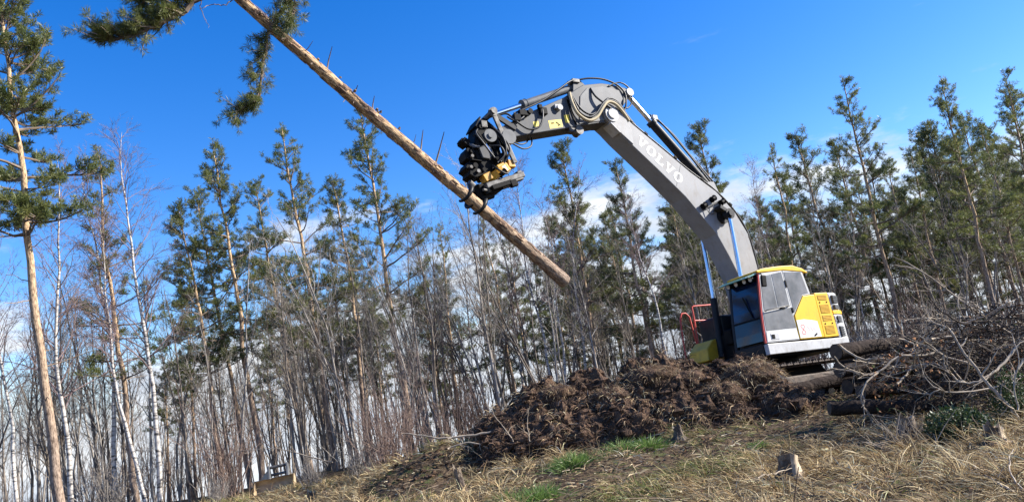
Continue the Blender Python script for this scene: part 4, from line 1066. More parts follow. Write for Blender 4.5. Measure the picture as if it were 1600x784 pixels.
def plant(kind, protos, px, Yd, tx, ty, label, cat, group=None, name='pine_tree', sink=0.1, parts=('trunk', 'crown')):
    b = ground_point(px, Yd); t_ = atY(tx, ty, Yd+rt.uniform(-0.4, 0.4))
    b[2] -= sink
    v = t_-b; H = np.linalg.norm(v)
    p = protos[kind]; s = H/p[-1]
    z = Vector(v/H); q = Vector((0, 0, 1)).rotation_difference(z)
    M_ = Matrix.Translation(b) @ q.to_matrix().to_4x4() @ Matrix.Rotation(rt.random()*6.28, 4, 'Z') @ Matrix.Scale(s, 4)
    if len(parts) > 1:
        e = empty(name, b, label, cat, group); e.matrix_world = M_
        for nm, me in zip(parts, p): obj(nm, me, e)
    else:
        e = obj(name, p[0]); e.matrix_world = M_; tag(e, label, cat, group)
    return e

PINES = [
 ('near', 99, 21.5, -6, -95, 'tall thick-stemmed pine at the left edge, crown rising past the picture top'),
 ('tall', 410, 30, 332, 222, 'slim pine with thin pointed top, directly behind the tan bucket'),
 ('tall3', 392, 32, 305, 300, 'pine with pale lower stem just left of the bucket, crown low and thick'),
 ('tall2', 526, 31, 440, 198, 'pale-stemmed pine with pointed top, second tall one left of the held log'),
 ('tall', 646, 32, 562, 168, 'tallest pine left of the excavator, its tip just below the held log'),
 ('dense', 347, 29, 278, 322, 'pine with orange stem and dark low crown left of the bucket'),
 ('tall3', 488, 36, 398, 285, 'pine whose short crown shows between two taller pointed pines'),
 ('sparse', 216, 27, 152, 235, 'thin pine mixed among the white birches on the left'),
 ('sparse', 722, 36, 688, 352, 'short pine behind the middle of the held log'),
 ('sparse', 815, 35, 752, 342, 'short thin-crowned pine just below the grab'),
 ('dense', 940, 33, 878, 225, 'pine behind the lower end of the held log, under the stick'),
 ('dense2', 1035, 31, 962, 252, 'bushy pine standing left of the boom, under its elbow'),
 ('dense', 1160, 31, 1092, 196, 'pine whose top shows just right of the boom'),
 ('sparse', 1262, 32, 1205, 228, 'pine with broad ragged crown right above the cab roof'),
 ('tall2', 1418, 28, 1316, 122, 'lone tall pine with leaning bare stem right of the excavator'),
 ('tall', 1565, 27, 1470, 124, 'tall dark pine above the brush pile, left of two others at the right edge'),
 ('tall2', 1668, 26, 1568, 112, 'tall pine at the upper right corner, cut off by the picture edge'),
 ('sparse', 1612, 31, 1535, 203, 'lower pine between the two tall ones at the right edge'),
 ('dense', 575, 37, 520, 285, 'pine crown half hidden behind the tallest left pine'),
 ('dense2', 1105, 36, 1040, 275, 'dark pine seen under the boom'),
 ('full', 1330, 37, 1285, 330, 'dense low pine between cab roof and the lone tall pine'),
 ('dense2', 1490, 34, 1422, 232, 'full-crowned pine left of the tall dark pine over the brush pile'),
]
for a in PINES: plant(a[0], PP, *a[1:5], a[5], 'pine tree')
bk = random.Random(8)
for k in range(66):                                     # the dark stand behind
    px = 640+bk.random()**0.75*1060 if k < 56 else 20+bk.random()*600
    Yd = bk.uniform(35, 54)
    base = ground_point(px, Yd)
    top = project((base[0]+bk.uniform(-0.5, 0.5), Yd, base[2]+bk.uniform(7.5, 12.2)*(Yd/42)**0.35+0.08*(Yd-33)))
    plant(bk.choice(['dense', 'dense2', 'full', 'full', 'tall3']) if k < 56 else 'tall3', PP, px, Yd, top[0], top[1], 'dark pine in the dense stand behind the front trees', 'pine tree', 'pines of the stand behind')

# ------------------------------------------------------------------ birches and bare young trees
def limb_tree(mb, rg, p, d, L_, r, depth, maxd, spread, up, nchild, k=6, side0=0.3, mats=(0, 1)):
    P = path(rg, p, d, L_, k, 0.07 if depth == 0 else 0.14, up)
    rr = np.linspace(r, r*(0.22 if depth < maxd else 0.35), k+1)
    mb.tube(P, rr, 8 if depth == 0 else (5 if depth == 1 else 3), mats[0] if depth < 1 or r > 0.03 else mats[1])
    if depth >= maxd: return
    n = nchild[depth]
    for q in range(n):
        u = side0+(1-side0)*(q+rg.random())/n if depth == 0 else rg.uniform(0.2, 1.0)
        i0 = min(int(u*k), k-1); b = P[i0]+(P[i0+1]-P[i0])*(u*k-i0); t_ = unit(P[i0+1]-P[i0])
        nrm = rg.normal(0, 1, 3); nrm = unit(nrm-t_*(nrm@t_))
        sp = spread*rg.uniform(0.6, 1.3)
        dd = unit(t_*math.cos(sp)+nrm*math.sin(sp))
        l = L_*(0.34 if depth == 0 else 0.5)*rg.uniform(0.5, 1.1)*(1.15-0.75*u if depth == 0 else 1)
        rc = max(rr[i0]*(0.42 if depth == 0 else 0.5), 0.0045)
        limb_tree(mb, rg, b, dd, l, rc, depth+1, maxd, spread*1.0, 0.03 if depth == 0 else -0.02, nchild, 4 if depth == 0 else 3, 0.2, mats)

def birch_proto(seed, H=13.0, r=0.085, side0=0.35):
    rg = np.random.default_rng(seed); tr = MB(); cr = MB()
    k = 16; P = path(rg, (0, 0, 0), (0, 0, 1), H, k, 0.065, 0.04); P[:, :2] -= P[-1:, :2]*(P[:, 2:]/P[-1, 2])
    rr = r*(1-np.linspace(0, 1, k+1)**1.1)+0.006
    tr.tube(P, rr, 9)
    nb = 46
    for q in range(nb):
        u = side0+(0.98-side0)*(q+rg.random())/nb; i0 = min(int(u*k), k-1); b = P[i0]+(P[i0+1]-P[i0])*(u*k-i0)
        a = rg.random()*6.28; el = R(rg.uniform(35, 68)); d = np.array([math.cos(a)*math.cos(el), math.sin(a)*math.cos(el), math.sin(el)])
        l = H*0.20*(1.15-0.75*u)*rg.uniform(0.6, 1.2)
        limb_tree(cr, rg, b, d, l, max(rr[i0]*0.4, 0.012), 1, 3, R(32), -0.01, (0, 7, 6), 4, 0.2, (0, 1))
    return (tr.mesh('trunk', MT['birch'], True), cr.mesh('twigs', [MT['birch'], MT['birch_twig']], True), H)

def sapling_proto(seed, H=9.5, r=0.055, m_='sapling', n0=14, side0=0.25, fork=False):
    rg = np.random.default_rng(seed); mb = MB()
    limb_tree(mb, rg, (0, 0, 0), unit(np.array([rg.normal(0, 0.03), rg.normal(0, 0.03), 1])), H, r, 0, 3, R(30), 0.02, (n0, 6, 4), 9, side0, (0, 0))
    if fork:
        limb_tree(mb, rg, (0, 0, 0.15), unit(np.array([rg.normal(0, 0.12), rg.normal(0, 0.12), 1])), H*0.85, r*0.8, 0, 3, R(30), 0.02, (n0-4, 5, 4), 8, side0, (0, 0))
    return (mb.mesh('bare_sapling', MT[m_], True), H)

BP = {k: birch_proto(200+k, 13.0, 0.082 if k != 3 else 0.068, (0.35, 0.45, 0.3, 0.4)[k]) for k in range(4)}
BIRCH = [
 (0, 252, 25, 190, 205, 'tallest white birch on the left with purple twigs against the sky'),
 (1, 236, 24.5, 150, 330, 'leaning white birch with forked stem, left of the tallest birch'),
 (2, 112, 24, 88, 235, 'white birch just right of the thick pine at the left edge'),
 (3, 30, 24, -14, 300, 'slender birch at the left edge of the picture'),
 (0, 828, 33, 775, 318, 'pale birch stem rising below the grab'),
 (1, 884, 30, 835, 300, 'pale birch stem ending behind the lower tip of the held log'),
 (2, 918, 31, 905, 255, 'straight pale birch between held log and boom'),
 (3, 872, 31, 800, 250, 'leaning birch crossing behind the held log'),
 (1, 1062, 29, 985, 300, 'crooked pale birch left of the red handrails'),
 (0, 1358, 31, 1322, 330, 'pale crooked stem just right of the excavator tail'),
 (2, 688, 33, 640, 330, 'thin birch right of the tallest left pine'),
 (3, 1255, 36, 1172, 250, 'bare birch showing between boom and the pine over the cab'),
 (2, 765, 34, 722, 350, 'thin birch behind the middle of the held log'),
 (1, 178, 27, 128, 255, 'thin birch behind the leaning white birch'),
]
for a in BIRCH: plant(a[0], BP, *a[1:5], a[5], 'birch tree', name='birch_tree', parts=('trunk', 'twigs'))

SP = {k: sapling_proto(300+k, 9.5, 0.052 if k % 2 else 0.066, 'sapling' if k < 5 else 'sapling_grey', 17+k % 3, 0.22+0.05*(k % 4), fork=(k % 3 == 1)) for k in range(9)}
sr = random.Random(13)
cnt = 0
for k in range(290):
    if k % 5 == 1 and k < 190: sr.random(); continue
    if k < 95: px, Yd = sr.uniform(-60, 960), sr.uniform(27, 36)
    elif k < 190: px, Yd = sr.uniform(-60, 1000), sr.uniform(36, 58)
    elif k < 250: px, Yd = sr.uniform(960, 1660), sr.uniform(29, 46)
    else: px, Yd = sr.uniform(-60, 900), sr.uniform(58, 80)
    b = ground_point(px, Yd)
    H = sr.uniform(6.0, 10.0)+0.07*max(0, Yd-34)
    if px > 960: H = sr.uniform(4.5, 7.8)+0.05*max(0, Yd-34)
    top = project((b[0]+sr.uniform(-0.7, 0.5), Yd, b[2]+H))
    plant(sr.randrange(9), SP, px, Yd, top[0], top[1], 'bare young tree in the leafless thicket under the pines', 'bare tree', 'bare young trees of the thicket', name='bare_sapling', parts=('x',))

# the thicket farther in reads as one mass of thin stems
rg = np.random.default_rng(88); mb = MB()
for k in range(420):
    x = rg.uniform(-52, 46); y = rg.uniform(40, 80)
    q = project((x, y, 0.0))
    if q[0] < -120 or q[0] > 1750: continue
    H = rg.uniform(5, 10)+0.05*(y-34); b = np.array([x, y, float(gz(x, y))-0.2])
    P = path(rg, b, (rg.normal(0, 0.05), rg.normal(0, 0.05), 1), H, 6, 0.05, 0.02); r = rg.uniform(0.025, 0.06)
    mb.tube(P, np.linspace(r, 0.008, 7), 4)
    for z in range(10):
        u = rg.uniform(0.15, 0.97); i0 = min(int(u*6), 5); bb_ = P[i0]+(P[i0+1]-P[i0])*(u*6-i0)
        T = path(rg, bb_, unit(np.array([rg.normal(0, 0.6), rg.normal(0, 0.6), 1])), H*0.28*rg.uniform(0.4, 1)*(1.2-0.7*u), 4, 0.14, 0.02)
        mb.tube(T, np.linspace(r*0.4, 0.005, 5), 3)
tag(mb.build('far_thicket', MT['sapling'], smoothed=True), 'mass of thin bare stems deep in the wood', kind='stuff')

# low twiggy shrubs at the wood's edge
def shrub_proto(seed, n=46, H=1.8, m_='shrub', spread=0.55, r=0.009):
    rg = np.random.default_rng(seed); mb = MB()
    for q in range(n):
        a = rg.random()*6.28; d = unit(np.array([math.cos(a)*rg.random()*spread, math.sin(a)*rg.random()*spread, 1]))
        l = H*rg.uniform(0.5, 1.1)
        p = (rg.normal(0, 0.18), rg.normal(0, 0.18), -0.05)
        P = path(rg, p, d, l, 5, 0.12, -0.02); mb.tube(P, np.linspace(r, 0.003, 6), 4)
        for z in range(5):
            u = rg.uniform(0.25, 0.95); i0 = min(int(u*5), 4); b = P[i0]+(P[i0+1]-P[i0])*(u*5-i0)
            T = path(rg, b, unit(d+rg.normal(0, 0.6, 3)), l*0.35*rg.uniform(0.5, 1), 3, 0.15, 0.02); mb.tube(T, np.linspace(r*0.55, 0.002, 4), 3)
    return mb.mesh('bare_shrub', MT[m_], True)
SH = [shrub_proto(401), shrub_proto(402, 30, 2.4), shrub_proto(403, 60, 1.4, 'sapling_grey')]
SHRUBS = [(640, 22, 1, 1.15, 'tall reddish bare shrub at the left foot of the soil heap'), (600, 21, 0, 1.1, 'reddish bare shrub left of the tall one beside the heap'),
          (565, 22.5, 2, 1.0, 'pale bare shrub between the bucket and the reddish shrubs'), (700, 20, 0, 0.9, 'small reddish shrub touching the soil heap'),
          (490, 22, 2, 0.75, 'low pale twiggy shrub just right of the tan bucket'), (340, 23, 2, 0.7, 'low twiggy shrub left of the tan bucket')]
for px, Yd, k, s, lb in SHRUBS:
    b = ground_point(px, Yd); o = obj('bare_shrub', SH[k]); o.location = b; o.scale = (s, s, s); o.rotation_euler = (0, 0, rt.random()*6.28); tag(o, lb, 'shrub')
for k in range(36):
    px = sr.uniform(-40, 1600); Yd = sr.uniform(24, 38) if px < 1000 else sr.uniform(24, 32)
    b = ground_point(px, Yd); o = obj('bare_shrub', SH[k % 3]); s = sr.uniform(0.8, 1.7); o.location = b; o.scale = (s, s, s); o.rotation_euler = (0, 0, sr.random()*6.28)
    tag(o, 'small bare shrub growing under the trees of the wood', 'shrub', 'shrubs under the trees')

# ------------------------------------------------------------------ tan grading bucket left on the ground
bx_ = empty('grading_bucket', label='tan steel grading bucket lying on the ground at the wood edge', cat='bucket')
bp0 = ground_point(431, 23.5)
bx_.location = bp0+np.array([0, 0, 0.02]); bx_.rotation_euler = (0, R(-3), R(8))
tan = mat('tan_steel', (0.46, 0.36, 0.23), 0.6, c2=(0.33, 0.23, 0.13), scale=5)
W2 = 0.56
prof = [(-0.34, 0.02), (-0.10, -0.02), (0.12, 0.02), (0.27, 0.14), (0.32, 0.30), (0.26, 0.42), (0.10, 0.46)]   # y,z
def shell(pts, x0, x1, th):
    mb = MB(); p = np.array(pts); d = unit(np.gradient(p, axis=0)); nrm = np.c_[-d[:, 1], d[:, 0]]*th
    k = len(p)
    V = np.concatenate([np.c_[np.full(k, x), q] for x in (x0, x1) for q in (p, p+nrm)])
    F = []
    for i in range(k-1):
        F += [[i, i+1, 2*k+i+1, 2*k+i], [k+i, 3*k+i, 3*k+i+1, k+i+1]]
    F += [[0, 2*k, 3*k, k], [k-1, 2*k-1, 4*k-1, 3*k-1]]
    return mb.add(V, np.array(F))
shell(prof, -W2, W2, 0.02).build('bucket_shell', tan, bx_)
for x in (-W2-0.022, W2+0.002):
    MB().add([(x+dx, y, z) for dx in (0, 0.02) for y, z in prof], np.array([[i, i+1, 7+i+1, 7+i] for i in range(6)])).build('side_rim', tan, bx_)
    m2 = MB(); n = 7
    m2.V.append(np.array([(x+dx, y, z) for dx in (0, 0.02) for y, z in prof])); m2.C.append(np.full((14, 3), .5)); m2.n = 14
    m2.F.append([list(range(7))[::-1], list(range(7, 14))]); m2.M.append(np.zeros(2, np.int32))
    m2.build('side_plate', tan, bx_)
MB().box((0, -0.35, 0.015), (2*W2+0.04, 0.10, 0.03)).build('cutting_edge', steel, bx_, bevel=0.005)
for x in (-0.12, 0.42):
    mm = MB(); pr = [(-0.06, 0.44), (0.28, 0.40), (0.24, 0.78), (0.10, 0.82)]
    V = [(x+dx, y, z) for dx in (-0.03, 0.03) for y, z in pr]
    mm.add(V, [[0, 1, 5, 4], [1, 2, 6, 5], [2, 3, 7, 6], [3, 0, 4, 7], [3, 2, 1, 0], [4, 5, 6, 7]]).build('hitch_ear', mgrey, bx_, bevel=0.01)
MB().cyl((-0.15, 0.15, 0.75), (0.45, 0.15, 0.75), 0.045, 12).build('hitch_pin', steel, bx_)
MB().cyl((-0.15, 0.18, 0.53), (0.45, 0.18, 0.53), 0.04, 12).build('hitch_pin', steel, bx_)
mm = MB().add([(-0.16, y, z) for y, z in ((0.0, 0.44), (0.2, 0.42))]+[(-0.14, 0.15, 0.72), (-0.38, 0.05, 0.47)], [[0, 1, 2], [0, 2, 3], [1, 3, 2], [0, 3, 1]]).build('gusset', tan, bx_)

# ------------------------------------------------------------------ stumps
stump_bark = mat('stump_bark', (0.07, 0.05, 0.036), 0.9, c2=(0.26, 0.20, 0.14), lo=0.42, hi=0.66, scale=6, bump=0.8, bscale=18)
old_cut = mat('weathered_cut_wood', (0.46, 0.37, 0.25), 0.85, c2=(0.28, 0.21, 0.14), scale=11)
def stump(px, Yd, r, h, lean, label, split=0.0, seed=1, lit_arc=0.0):
    rg = np.random.default_rng(seed); b = ground_point(px, Yd)
    e = empty('tree_stump', b, label, 'stump'); k = 16
    an = np.arange(k)*2*PI/k; flut = 1+0.16*np.sin(an*5+seed)+rg.normal(0, 0.05, k)
    rings = []
    for z, f in ((-0.12, 2.1), (0.04, 1.6), (0.3*h, 1.15), (0.7*h, 0.98), (h, 1.02)):
        top = (-np.sin(an)*0.030-np.cos(an)*0.015 + split*rg.normal(0, 1, k)) if z == h else np.zeros(k)
        rr = r*f*(1+(flut-1)*(1.6 if z < 0.1 else 0.7))
        rings.append(np.c_[rr*np.cos(an)+lean*z, rr*np.sin(an), z+top])
    V = np.concatenate(rings); F = [[i*k+j, i*k+(j+1) % k, (i+1)*k+(j+1) % k, (i+1)*k+j] for i in range(4) for j in range(k)]
    F = np.array(F); bare = np.array([(i >= 1) and lit_arc > 0 and math.cos(an[j]+PI/k+0.45) > 1-lit_arc for i in range(4) for j in range(k)])
    def piece(f):
        u, inv = np.unique(f, return_inverse=True); return MB().add(V[u], inv.reshape(f.shape))
    piece(F[~bare]).build('bark', stump_bark, e, smoothed=True)
    if lit_arc: piece(F[bare]).build('lit_side_wood', old_cut, e, smoothed=True)  # sunlit right flank put in as a strip of pale wood
    T = rings[-1].copy(); c = T.mean(0)+np.array([0, 0, -0.02 if split else 0.004])
    V = np.concatenate([(T-c)*0.985+c+np.array([0, 0, 0.002]), c[None]])
    MB().add(V, np.array([[j, (j+1) % k, k] for j in range(k)])).build('cut_face', old_cut, e)
    return e
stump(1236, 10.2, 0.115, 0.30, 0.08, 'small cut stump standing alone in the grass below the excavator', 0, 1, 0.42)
stump(1424, 11.2, 0.12, 0.36, 0.0, 'pale stump rising out of the twig clump by the logs', 0.02, 2)
stump(1556, 10.2, 0.11, 0.22, 0.1, 'broken split stump beside the green shrub at right', 0.05, 3, 0.25)
stump(724, 13.6, 0.06, 0.42, -0.12, 'thin broken stump in the grass left of the heap', 0.06, 4)
stump(488, 17.5, 0.09, 0.30, 0.06, 'dark broken stump in the grass at lower left', 0.05, 5)
stump(1062, 14.0, 0.07, 0.24, 0.0, 'short broken stump at the front foot of the heap', 0.03, 6)

# ------------------------------------------------------------------ log pile
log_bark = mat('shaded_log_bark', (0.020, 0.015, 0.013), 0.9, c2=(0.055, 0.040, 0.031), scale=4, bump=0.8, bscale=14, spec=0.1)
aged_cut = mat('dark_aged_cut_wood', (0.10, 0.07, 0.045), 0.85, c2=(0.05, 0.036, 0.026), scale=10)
def log(a, b, r, label, seed, group=None):
    rg = np.random.default_rng(seed); a = np.array(a, float); b = np.array(b, float)
    e = empty('cut_log', a, label, 'log', group); n = 14; L_ = np.linalg.norm(b-a)
    M_ = Matrix.Translation(a) @ Vector((b-a)/L_).to_track_quat('Z', 'Y').to_matrix().to_4x4(); e.matrix_world = M_
    zz = np.linspace(0, L_, n); P = np.c_[np.cumsum(rg.normal(0, 0.008, n)), np.cumsum(rg.normal(0, 0.008, n)), zz]
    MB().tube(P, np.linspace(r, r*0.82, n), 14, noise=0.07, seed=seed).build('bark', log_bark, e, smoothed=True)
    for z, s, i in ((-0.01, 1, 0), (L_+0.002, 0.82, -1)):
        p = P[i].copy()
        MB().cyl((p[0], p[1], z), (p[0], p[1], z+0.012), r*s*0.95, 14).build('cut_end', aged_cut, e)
    return e
for k, (x0, y0, w0, x1, y1, w1, r, lb) in enumerate([
    (1306, 551, 14.6, 1480, 528, 16.2, 0.155, 'topmost log of the pile, its end over the excavator tail'),
    (1312, 578, 14.7, 1500, 556, 16.4, 0.16, 'log directly under the topmost log of the pile'),
    (1324, 604, 14.9, 1510, 580, 16.5, 0.15, 'third log from the top of the pile'),
    (1420, 536, 14.8, 1640, 510, 15.8, 0.14, 'log behind the bare branches at the top right of the pile'),
    (1345, 612, 14.0, 1540, 590, 15.0, 0.14, 'log low in the pile behind the long front log'),
    (1400, 575, 14.3, 1620, 548, 14.9, 0.14, 'log in the middle of the pile under the tangled branches'),
    (1232, 612, 15.8, 1345, 586, 16.6, 0.15, 'dark log lying between the heap and the tracks'),
    (1296, 636, 12.8, 1490, 633, 12.6, 0.125, 'long dark log lying alone in front of the pile'),
    (1430, 612, 13.6, 1640, 590, 13.8, 0.13, 'log at the bottom right of the pile')]):
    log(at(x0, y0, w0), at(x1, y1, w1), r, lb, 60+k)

# ------------------------------------------------------------------ brush: single bare branches, then the fine tangle
pale = mat('bare_branch_bark', (0.20, 0.155, 0.11), 0.85, c2=(0.46, 0.38, 0.28), scale=3, lo=0.3, hi=0.7)
def branch_obj(pts, r, label, seed, group=None, nside=5, m_=None, sidelen=0.5):
    rg = np.random.default_rng(seed); W = np.array([at(*p) for p in pts]); o0 = W[0].copy(); W = W-o0; mb = MB(); k = len(W)
    P = []
    for t_ in np.linspace(0, k-1, 4*k):
        i0 = min(int(t_), k-2); f = t_-i0
        p0, p1, p2, p3 = W[max(i0-1, 0)], W[i0], W[i0+1], W[min(i0+2, k-1)]
        P.append(0.5*((2*p1)+(-p0+p2)*f+(2*p0-5*p1+4*p2-p3)*f*f+(-p0+3*p1-3*p2+p3)*f**3)+rg.normal(0, 0.006, 3))
    P = np.array(P); n = len(P)
    mb.tube(P, np.linspace(r, r*0.35, n), 7, cap=True)
    for q in range(nside):
        i0 = int(rg.uniform(0.15, 0.95)*(n-2)); t_ = unit(P[i0+1]-P[i0]); l = sidelen*rg.uniform(0.4, 1.2)
        T = path(rg, P[i0], unit(t_*0.8+rg.normal(0, 0.7, 3)), l, 5, 0.22, 0.02)
        mb.tube(T, np.linspace(r*0.5, r*0.12, 6), 5)
        for z in range(2):
            j0 = rg.integers(1, 5); S = path(rg, T[j0], unit(unit(T[j0]-T[j0-1])+rg.normal(0, 0.6, 3)), l*0.5, 3, 0.2)
            mb.tube(S, np.linspace(r*0.22, r*0.07, 4), 4)
    o = mb.build('bare_branch', m_ or pale, None, smoothed=True); o.location = o0
    return tag(o, label, 'branch', group)
BR = [
 ([(1310, 538, 13.2), (1345, 560, 13.0), (1372, 560, 12.9), (1400, 560, 12.9), (1450, 545, 13.0)], 0.020, 'pale branch drooping across the end of the top log'),
 ([(1470, 550, 12.6), (1430, 556, 12.5), (1405, 557, 12.5), (1375, 578, 12.4), (1352, 584, 12.4), (1318, 572, 12.4), (1303, 557, 12.4)], 0.026, 'forked pale branch in front of the log ends, pointing at the excavator'),
 ([(1375, 578, 12.4), (1352, 600, 12.2), (1346, 628, 12.1), (1362, 655, 12.0), (1378, 690, 11.9)], 0.016, 'thin branch curving down over the long front log'),
 ([(1600, 536, 13.2), (1545, 500, 13.3), (1510, 476, 13.4), (1453, 432, 13.6), (1408, 407, 13.8)], 0.026, 'long pale branch slanting up left out of the brush against the wood'),
 ([(1606, 672, 10.8), (1572, 630, 11.0), (1537, 591, 11.2), (1505, 548, 11.4), (1480, 510, 11.6)], 0.034, 'thick pale branch slanting down to the right edge'),
 ([(1590, 540, 11.8), (1565, 570, 11.6), (1540, 590, 11.4), (1510, 598, 11.4), (1480, 580, 11.5), (1474, 552, 11.6)], 0.024, 'hooked pale branch looping under the right end of the brush'),
 ([(1455, 530, 12.4), (1500, 527, 12.4), (1530, 540, 12.3), (1560, 545, 12.3), (1610, 528, 12.4)], 0.022, 'level pale branch along the top of the brush'),
 ([(1405, 530, 12.9), (1450, 543, 12.8), (1480, 545, 12.7), (1500, 520, 12.7), (1498, 485, 12.8)], 0.018, 'kinked branch ending upright above the brush'),
 ([(1430, 520, 13.4), (1470, 500, 13.3), (1466, 480, 13.3), (1462, 465, 13.3)], 0.014, 'short upright branch at the left top of the brush'),
 ([(1600, 560, 11.4), (1570, 600, 11.2), (1500, 612, 11.0), (1462, 610, 11.0), (1450, 625, 11.0)], 0.017, 'low pale branch pointing left beneath the brush'),
 ([(1510, 477, 13.2), (1511, 450, 13.2), (1508, 420, 13.2), (1500, 395, 13.2)], 0.018, 'dark upright stem growing through the brush'),
 ([(1630, 470, 13.0), (1575, 480, 13.2), (1540, 492, 13.4), (1490, 498, 13.5)], 0.036, 'thick dark limb lying on top of the brush at right'),
 ([(1590, 640, 10.5), (1585, 600, 10.6), (1592, 560, 10.7), (1580, 520, 10.9)], 0.013, 'thin upright branch near the right edge of the brush'),
]
for k, (p, r, lb) in enumerate(BR): branch_obj(p, r, lb, 500+k, nside=7)
br = random.Random(3)
for k in range(46):
    x0, y0, w0 = br.uniform(1400, 1620), br.uniform(480, 640), br.uniform(11.6, 14.6)
    a = br.uniform(-1, 1)*1.3; l = br.uniform(60, 150); sgn = br.choice((-1, 1))
    pts = [(x0, y0, w0)]; 
    for q in range(3):
        a += br.uniform(-0.5, 0.5); pts.append((pts[-1][0]+sgn*l/3*math.cos(a), min(655, pts[-1][1]+l/3*math.sin(a)*0.8), pts[-1][2]+br.uniform(-0.4, 0.4)))
    branch_obj(pts, br.uniform(0.008, 0.02), 'bare crooked branch in the tangle of the brush pile', 600+k, 'branches tangled in the brush pile', 5, pale if br.random() < 0.75 else log_bark, 0.45)
rg = np.random.default_rng(77); mb = MB()
def pile_h(px): return np.interp(px, [1330, 1400, 1450, 1500, 1560, 1640], [560, 540, 512, 494, 478, 462])
for k in range(3400):
    px = rg.uniform(1345, 1680); w = rg.uniform(11.8, 15.8) if px > 1440 else rg.uniform(14.8, 16.4); top = pile_h(px); py = top+(655-top)*rg.random()**0.8-rg.random()**3*30
    p = at(px, py, w)
    if p[2] < gz(p[0], p[1])+0.02: continue
    T = path(rg, p, unit(rg.normal(0, 1, 3)*np.array([1, 0.7, 0.55])), rg.uniform(0.3, 1.0), 4, 0.25, 0)
    mb.tube(T, np.linspace(rg.uniform(0.005, 0.012), 0.002, 5), 3, 0, col=palette(rg, 1, [(0.05, 0.038, 0.03), (0.10, 0.078, 0.058), (0.24, 0.20, 0.15), (0.03, 0.024, 0.02)], [4, 3, 0.8, 3])[0])
# dead leaves caught in the brush
n = 1800; px = rg.uniform(1360, 1660, n); P = np.array([at(a, rg.uniform(pile_h(a)+6, 650), rg.uniform(12, 15.5)) for a in px])
P = P[P[:, 2] > gz(P[:, 0], P[:, 1])]; n = len(P)
blades(mb, P, rg.normal(0, 1, (n, 3)), rg.uniform(0.04, 0.10, n), rg.uniform(0.03, 0.05, n), 0.5, palette(rg, n, [(0.26, 0.12, 0.05), (0.16, 0.08, 0.04), (0.34, 0.2, 0.1), (0.1, 0.12, 0.03)], [3, 3, 1, 1]), 2, rg)
tag(mb.build('brushwood', MT['fibre'], colour=True), 'dark tangle of fine twigs and dead leaves in the brush pile', kind='stuff')
# loose branches on the open ground
for k, (p, r, lb) in enumerate([
 ([(782, 672, 15.2), (745, 678, 15.2), (690, 684, 15.2), (660, 680, 15.3), (628, 676, 15.4)], 0.028, 'long pale branch lying at the left foot of the soil heap'),
 ([(828, 690, 14.4), (824, 660, 14.5), (828, 632, 14.6)], 0.012, 'thin upright stick leaning against the heap front'),
 ([(805, 694, 14.6), (788, 668, 14.8), (765, 640, 15.0)], 0.013, 'thin stick leaning left at the left end of the heap'),
 ([(1048, 688, 13.6), (1080, 688, 13.6), (1116, 687, 13.6)], 0.020, 'dark straight stick lying at the foot of the heap'),
 ([(942, 698, 14.0), (920, 690, 14.1), (900, 682, 14.3)], 0.018, 'short dark stick lying on the lower heap front'),
 ([(1545, 784, 7.6), (1535, 750, 7.9), (1523, 724, 8.2)], 0.010, 'thin upright twig in the grass at lower right'),
 ([(1602, 768, 7.2), (1580, 740, 7.6), (1578, 716, 8.0), (1584, 700, 8.2)], 0.010, 'curved twig in the grass near the lower right corner'),
 ([(1610, 790, 7.0), (1570, 760, 7.4), (1540, 742, 7.8)], 0.012, 'grey stick lying in the grass at the lower right corner'),
 ([(1184, 745, 9.2), (1215, 738, 9.4), (1240, 730, 9.7)], 0.010, 'pale thin stick on the grass in front of the lone stump'),
 ([(520, 722, 21.0), (480, 712, 21.2), (430, 700, 21.5), (360, 706, 21.8)], 0.020, 'pale branch lying level above the tan bucket'),
 ([(700, 700, 15.0), (735, 690, 15.0), (770, 700, 14.8), (800, 690, 14.8)], 0.016, 'crooked root at the left end of the heap'),
]): branch_obj(p, r, lb, 700+k, nside=3 if k not in (3, 4) else 1, sidelen=0.35, m_=log_bark if 'dark' in lb else pale)

# coppiced twig clump round the pale stump
rg = np.random.default_rng(91)
cb_ = ground_point(1415, 11.0); mb = MB()
for q in range(85):
    a = rg.random()*6.28; d = unit(np.array([math.cos(a)*0.9-0.25, math.sin(a)*0.5-0.2, rg.uniform(0.3, 1.3)])); l = rg.uniform(0.2, 0.62)
    T = path(rg, (rg.normal(0, 0.18), rg.normal(0, 0.1), 0), d, l, 4, 0.12); mb.tube(T, np.linspace(0.008, 0.003, 5), 4)
o = mb.build('twig_clump', pale, smoothed=True); o.location = cb_; tag(o, 'spreading clump of cut pale shoots around the stump by the logs', 'twig clump')

